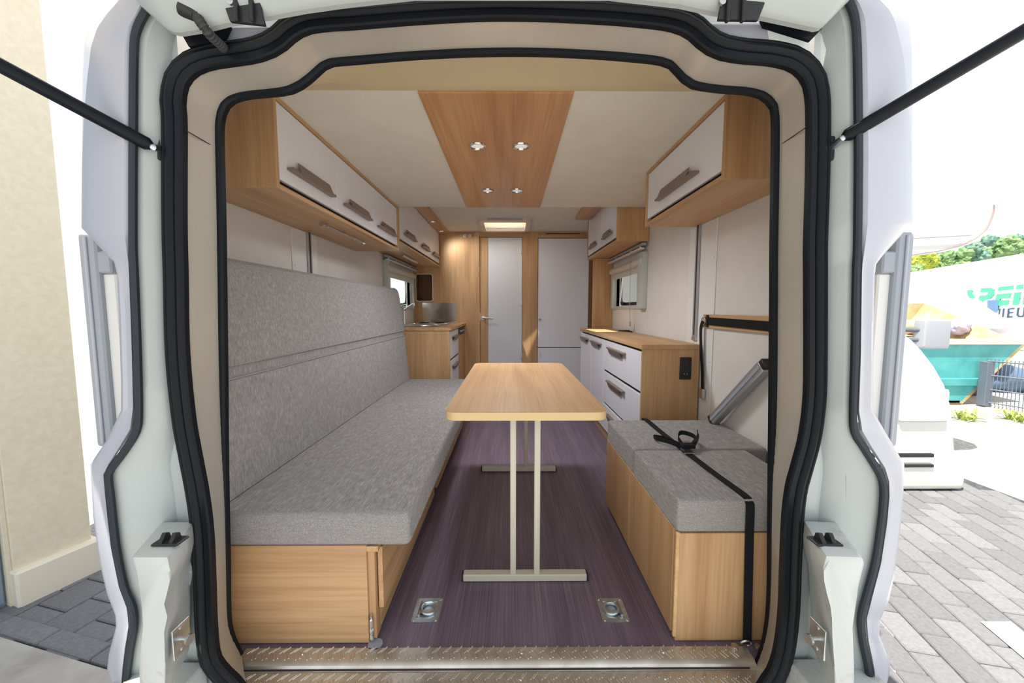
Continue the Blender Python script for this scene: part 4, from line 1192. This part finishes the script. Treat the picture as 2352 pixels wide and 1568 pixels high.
# fence
FM = mat('fence_grey', (.16, .19, .24), .5, .2)
fn = thing('mesh_fence', 'grey wire mesh fence panel with post behind the skip', 'fence', (9.5, 6.6, GZ))
fa, fb = at(2258, 930, Z=GZ), at(2352, 945, Z=GZ)
fd = (fb - fa).normalized(); fa2 = fa; fb2 = fa + fd * 2.5
make('post', B().box(fa.x - .06, fa.x + .06, fa.y - .06, fa.y + .06, GZ, GZ + .75, .005), FM, fn)
for z in (.06, .28, .52, .76):
    make('rail_wire', B().tube([(fa2.x, fa2.y, GZ + z), (fb2.x, fb2.y, GZ + z)], .012, 6), FM, fn)
b = B()
for k in range(60):
    p = fa2.lerp(fb2, k / 59)
    b.tube([(p.x, p.y, GZ + .03), (p.x, p.y, GZ + .80)], .006, 5)
make('vertical_wires', b, FM, fn)['kind'] = 'stuff'
for i, (dx, dy, r) in enumerate(((.25, 1.0, .32), (1.35, 1.3, .42))):
    blob('tarpaulin_heap', ('dark blue covered heap behind the mesh fence, nearer the post', 'dark blue covered heap behind the mesh fence, farther from the post')[i], 'heap', (fa.x + dx + .6, fa.y + dy, GZ + .22), r, mat('tarp_%d' % i, (.10, .16, .26), .6), 40 + i, 'covered heaps', (1.2, 1, .8))

# hall with its lettering
ha, hb = Vector((24.4, 23.6, 0)), Vector((17.8, 9.4, 0))
hdir = (hb - ha).normalized(); hn = Vector((hdir.y, -hdir.x, 0))
if hn.dot(-ha) < 0: hn = -hn
def hall_at(px_, py_, lift=.02):
    d = _f + _r * ((px_ - CX) / FPX) - _u * ((py_ - CY) / FPX)
    o = Vector((0, 0, ZC)); q = ha + hn * lift
    return o + d * ((q - o).dot(hn) / d.dot(hn))
hl = thing('industrial_hall', 'long white metal hall with green lettering behind the skip', 'building', (22, 17, GZ))
HW = mat('hall_white', (.84, .84, .83), .6)
ha0 = ha - hdir * 14
mid = (ha0 + hb) / 2 - hn * 5
make('wall', B().obox((mid.x, mid.y, (GZ + 3.2) / 2), (hb - ha0) / 2, hn * 5, (0, 0, (3.2 - GZ) / 2), 0), HW, hl)
pm = (ha0 + hb) / 2
for k in range(9):
    z = GZ + .5 + k * .4
    make('wall_seam', B().obox((pm.x, pm.y, z), (hb - ha0) / 2, hn * .012, (0, 0, .008), 0), mat('seam_grey', (.62, .66, .68), .6) if k == 0 else bpy.data.materials['seam_grey'], hl)
make('roof_edge', B().obox((pm.x, pm.y, 3.2), (hb - ha0) / 2, hn * .08, (0, 0, .05), 0), HW, hl)
GREEN, NAVY = mat('sign_green', (.10, .62, .36), .5), mat('sign_navy', (.04, .08, .18), .5)
def zpx(pts): return [(2050 + x / 7.467, 530 + y / 7.467) for x, y in pts]
signs = [
    ('letter', GREEN, [(1285, 1020), (1370, 1010), (1368, 1062), (1425, 1150), (1340, 1156), (1292, 1095)]),
    ('letter', GREEN, [(1530, 985), (1690, 975), (1740, 1005), (1750, 1060), (1725, 1120), (1670, 1160), (1565, 1190), (1550, 1215), (1480, 1165), (1495, 1115), (1610, 1106), (1645, 1080), (1640, 1045), (1510, 1055)]),
    ('letter', GREEN, [(1830, 962), (2080, 937), (2060, 1002), (1810, 1030)]),
    ('letter', GREEN, [(1795, 1088), (2042, 1070), (2016, 1140), (1850, 1165), (1840, 1195), (2000, 1190), (1985, 1265), (1815, 1285), (1768, 1180)]),
    ('letter', GREEN, [(2143, 932), (2245, 918), (2226, 990), (2122, 1000)]),
    ('letter', GREEN, [(2095, 1062), (2205, 1052), (2162, 1266), (2060, 1272)]),
    ('letter', GREEN, [(2290, 915), (2420, 900), (2330, 1255), (2235, 1262)]),
    ('letter', NAVY, [(1835, 1340), (1850, 1338), (1838, 1430), (1823, 1430)]),
    ('letter', NAVY, [(1900, 1335), (1920, 1333), (1905, 1480), (1885, 1480)]),
    ('letter', NAVY, [(1985, 1335), (2085, 1322), (2083, 1340), (2002, 1352), (1998, 1398), (2068, 1393), (2066, 1410), (1996, 1416), (1988, 1470), (2060, 1464), (2058, 1484), (1966, 1490)]),
    ('letter', NAVY, [(2150, 1320), (2172, 1318), (2158, 1420), (2175, 1455), (2215, 1458), (2245, 1440), (2258, 1310), (2280, 1308), (2265, 1450), (2225, 1480), (2165, 1478), (2132, 1445)]),
]
for nm, m, pts in signs:
    make(nm, B().prism([hall_at(x, y) for x, y in zpx(pts)], hn * .015), m, hl)
db = make('blue_box', B().prism([hall_at(x, y, .04) for x, y in zpx([(1675, 1190), (1815, 1190), (1802, 1400), (1670, 1310)])], hn * .08), mat('box_blue', (.14, .26, .50), .5), hl)

# trees on the hill
def tree_mat(n, c0, c1):
    return speckled(n, c0, c1, 1.3, .9, detail=5, bmp=.4)
TM = [tree_mat('leaf_pale', (.10, .20, .08), (.30, .44, .20)), tree_mat('leaf_blue', (.07, .16, .13), (.22, .36, .28)), tree_mat('leaf_yellow', (.16, .26, .04), (.52, .55, .08))]
BARK = mat('bark', (.12, .08, .05), .9)
def tree(px_, py_, Yd, rpx, m, lab, seed):
    p = at(px_, py_, Y=Yd); r = rpx / FPX * Yd
    gz = GZ - .03
    t = thing('tree', lab, 'tree', (p.x, p.y, gz), 'trees on the hill')
    make('trunk', B().tube([(p.x, p.y, gz), (p.x + .2, p.y, p.z)], [r * .16, r * .08], 8), BARK, t)
    rnd = random.Random(seed)
    bm = bmesh.new()
    for k in range(9):
        a, q = rnd.uniform(0, 6.28), rnd.uniform(-.7, .8)
        c = Vector((math.cos(a) * r * .62 * (1 - abs(q) * .5), math.sin(a) * r * .5, q * r * .8)) + p
        rr_ = r * rnd.uniform(.32, .52)
        vs_ = bmesh.ops.create_icosphere(bm, subdivisions=3, radius=rr_, matrix=Matrix.Translation(c))['verts']
        for v in vs_:
            v.co = c + (v.co - c) * rnd.uniform(.72, 1.25)
    b = B(); b.bm.free(); b.bm = bm
    make('crown', b, m, t, angle=20)
labs = ['low yellow-green tree beside the camper, leftmost over the hall roof', 'pale green bush under the yellow-green tree', 'small blue-green tree right of the yellow-green one', 'pale green tree over the middle of the hall roof', 'blue-green tree over the middle of the hall roof', 'tall blue-green tree above the first green letter', 'pale green tree above the lettering', 'dark blue-green tree at the picture edge', 'pale tree at the picture edge, low behind the roof']
for i, (x, y, Yd, r, m) in enumerate(((2110, 605, 46, 32, 2), (2092, 622, 41, 22, 0), (2160, 600, 51, 26, 1), (2195, 597, 46, 30, 0), (2232, 588, 51, 28, 1), (2268, 572, 57, 28, 1), (2300, 575, 51, 30, 0), (2335, 572, 57, 30, 1), (2362, 580, 46, 26, 0))):
    tree(x, y, Yd, r, TM[m], labs[i], 60 + i)
struct('hill', B().prism([(-20, 66, GZ - .3), (160, 66, GZ - .3), (160, 66, 8.0), (80, 66, 7.0), (30, 66, 4.5), (-20, 66, 1.5)], (0, 30, 4)), speckled('hill_green', (.12, .2, .08), (.26, .36, .16), .4, .9))
# weeds on the gravel
for i, (x, y) in enumerate(((2215, 962), (2335, 965))):
    p = at(x, y, Z=GZ - .02)
    b = B(); rnd = random.Random(90 + i)
    for k in range(26):
        a, l = rnd.uniform(0, 6.28), rnd.uniform(.08, .22)
        q = p + Vector((rnd.uniform(-.12, .12), rnd.uniform(-.08, .08), 0))
        b.ribbon([q, q + Vector((math.cos(a) * l * .4, math.sin(a) * l * .4, l * .7)), q + Vector((math.cos(a) * l, math.sin(a) * l, l * .6))], (-math.sin(a), math.cos(a), 0), .03, .002)
    o = make('weeds', b, mat('weed_%d' % i, (.42, .52, .12), .8))
    tag(o, ('yellow-green weeds on the gravel in front of the skip', 'yellow-green weeds on the gravel below the mesh fence', 'small green weeds at the foot of the skip')[i], 'weeds', kind='stuff')
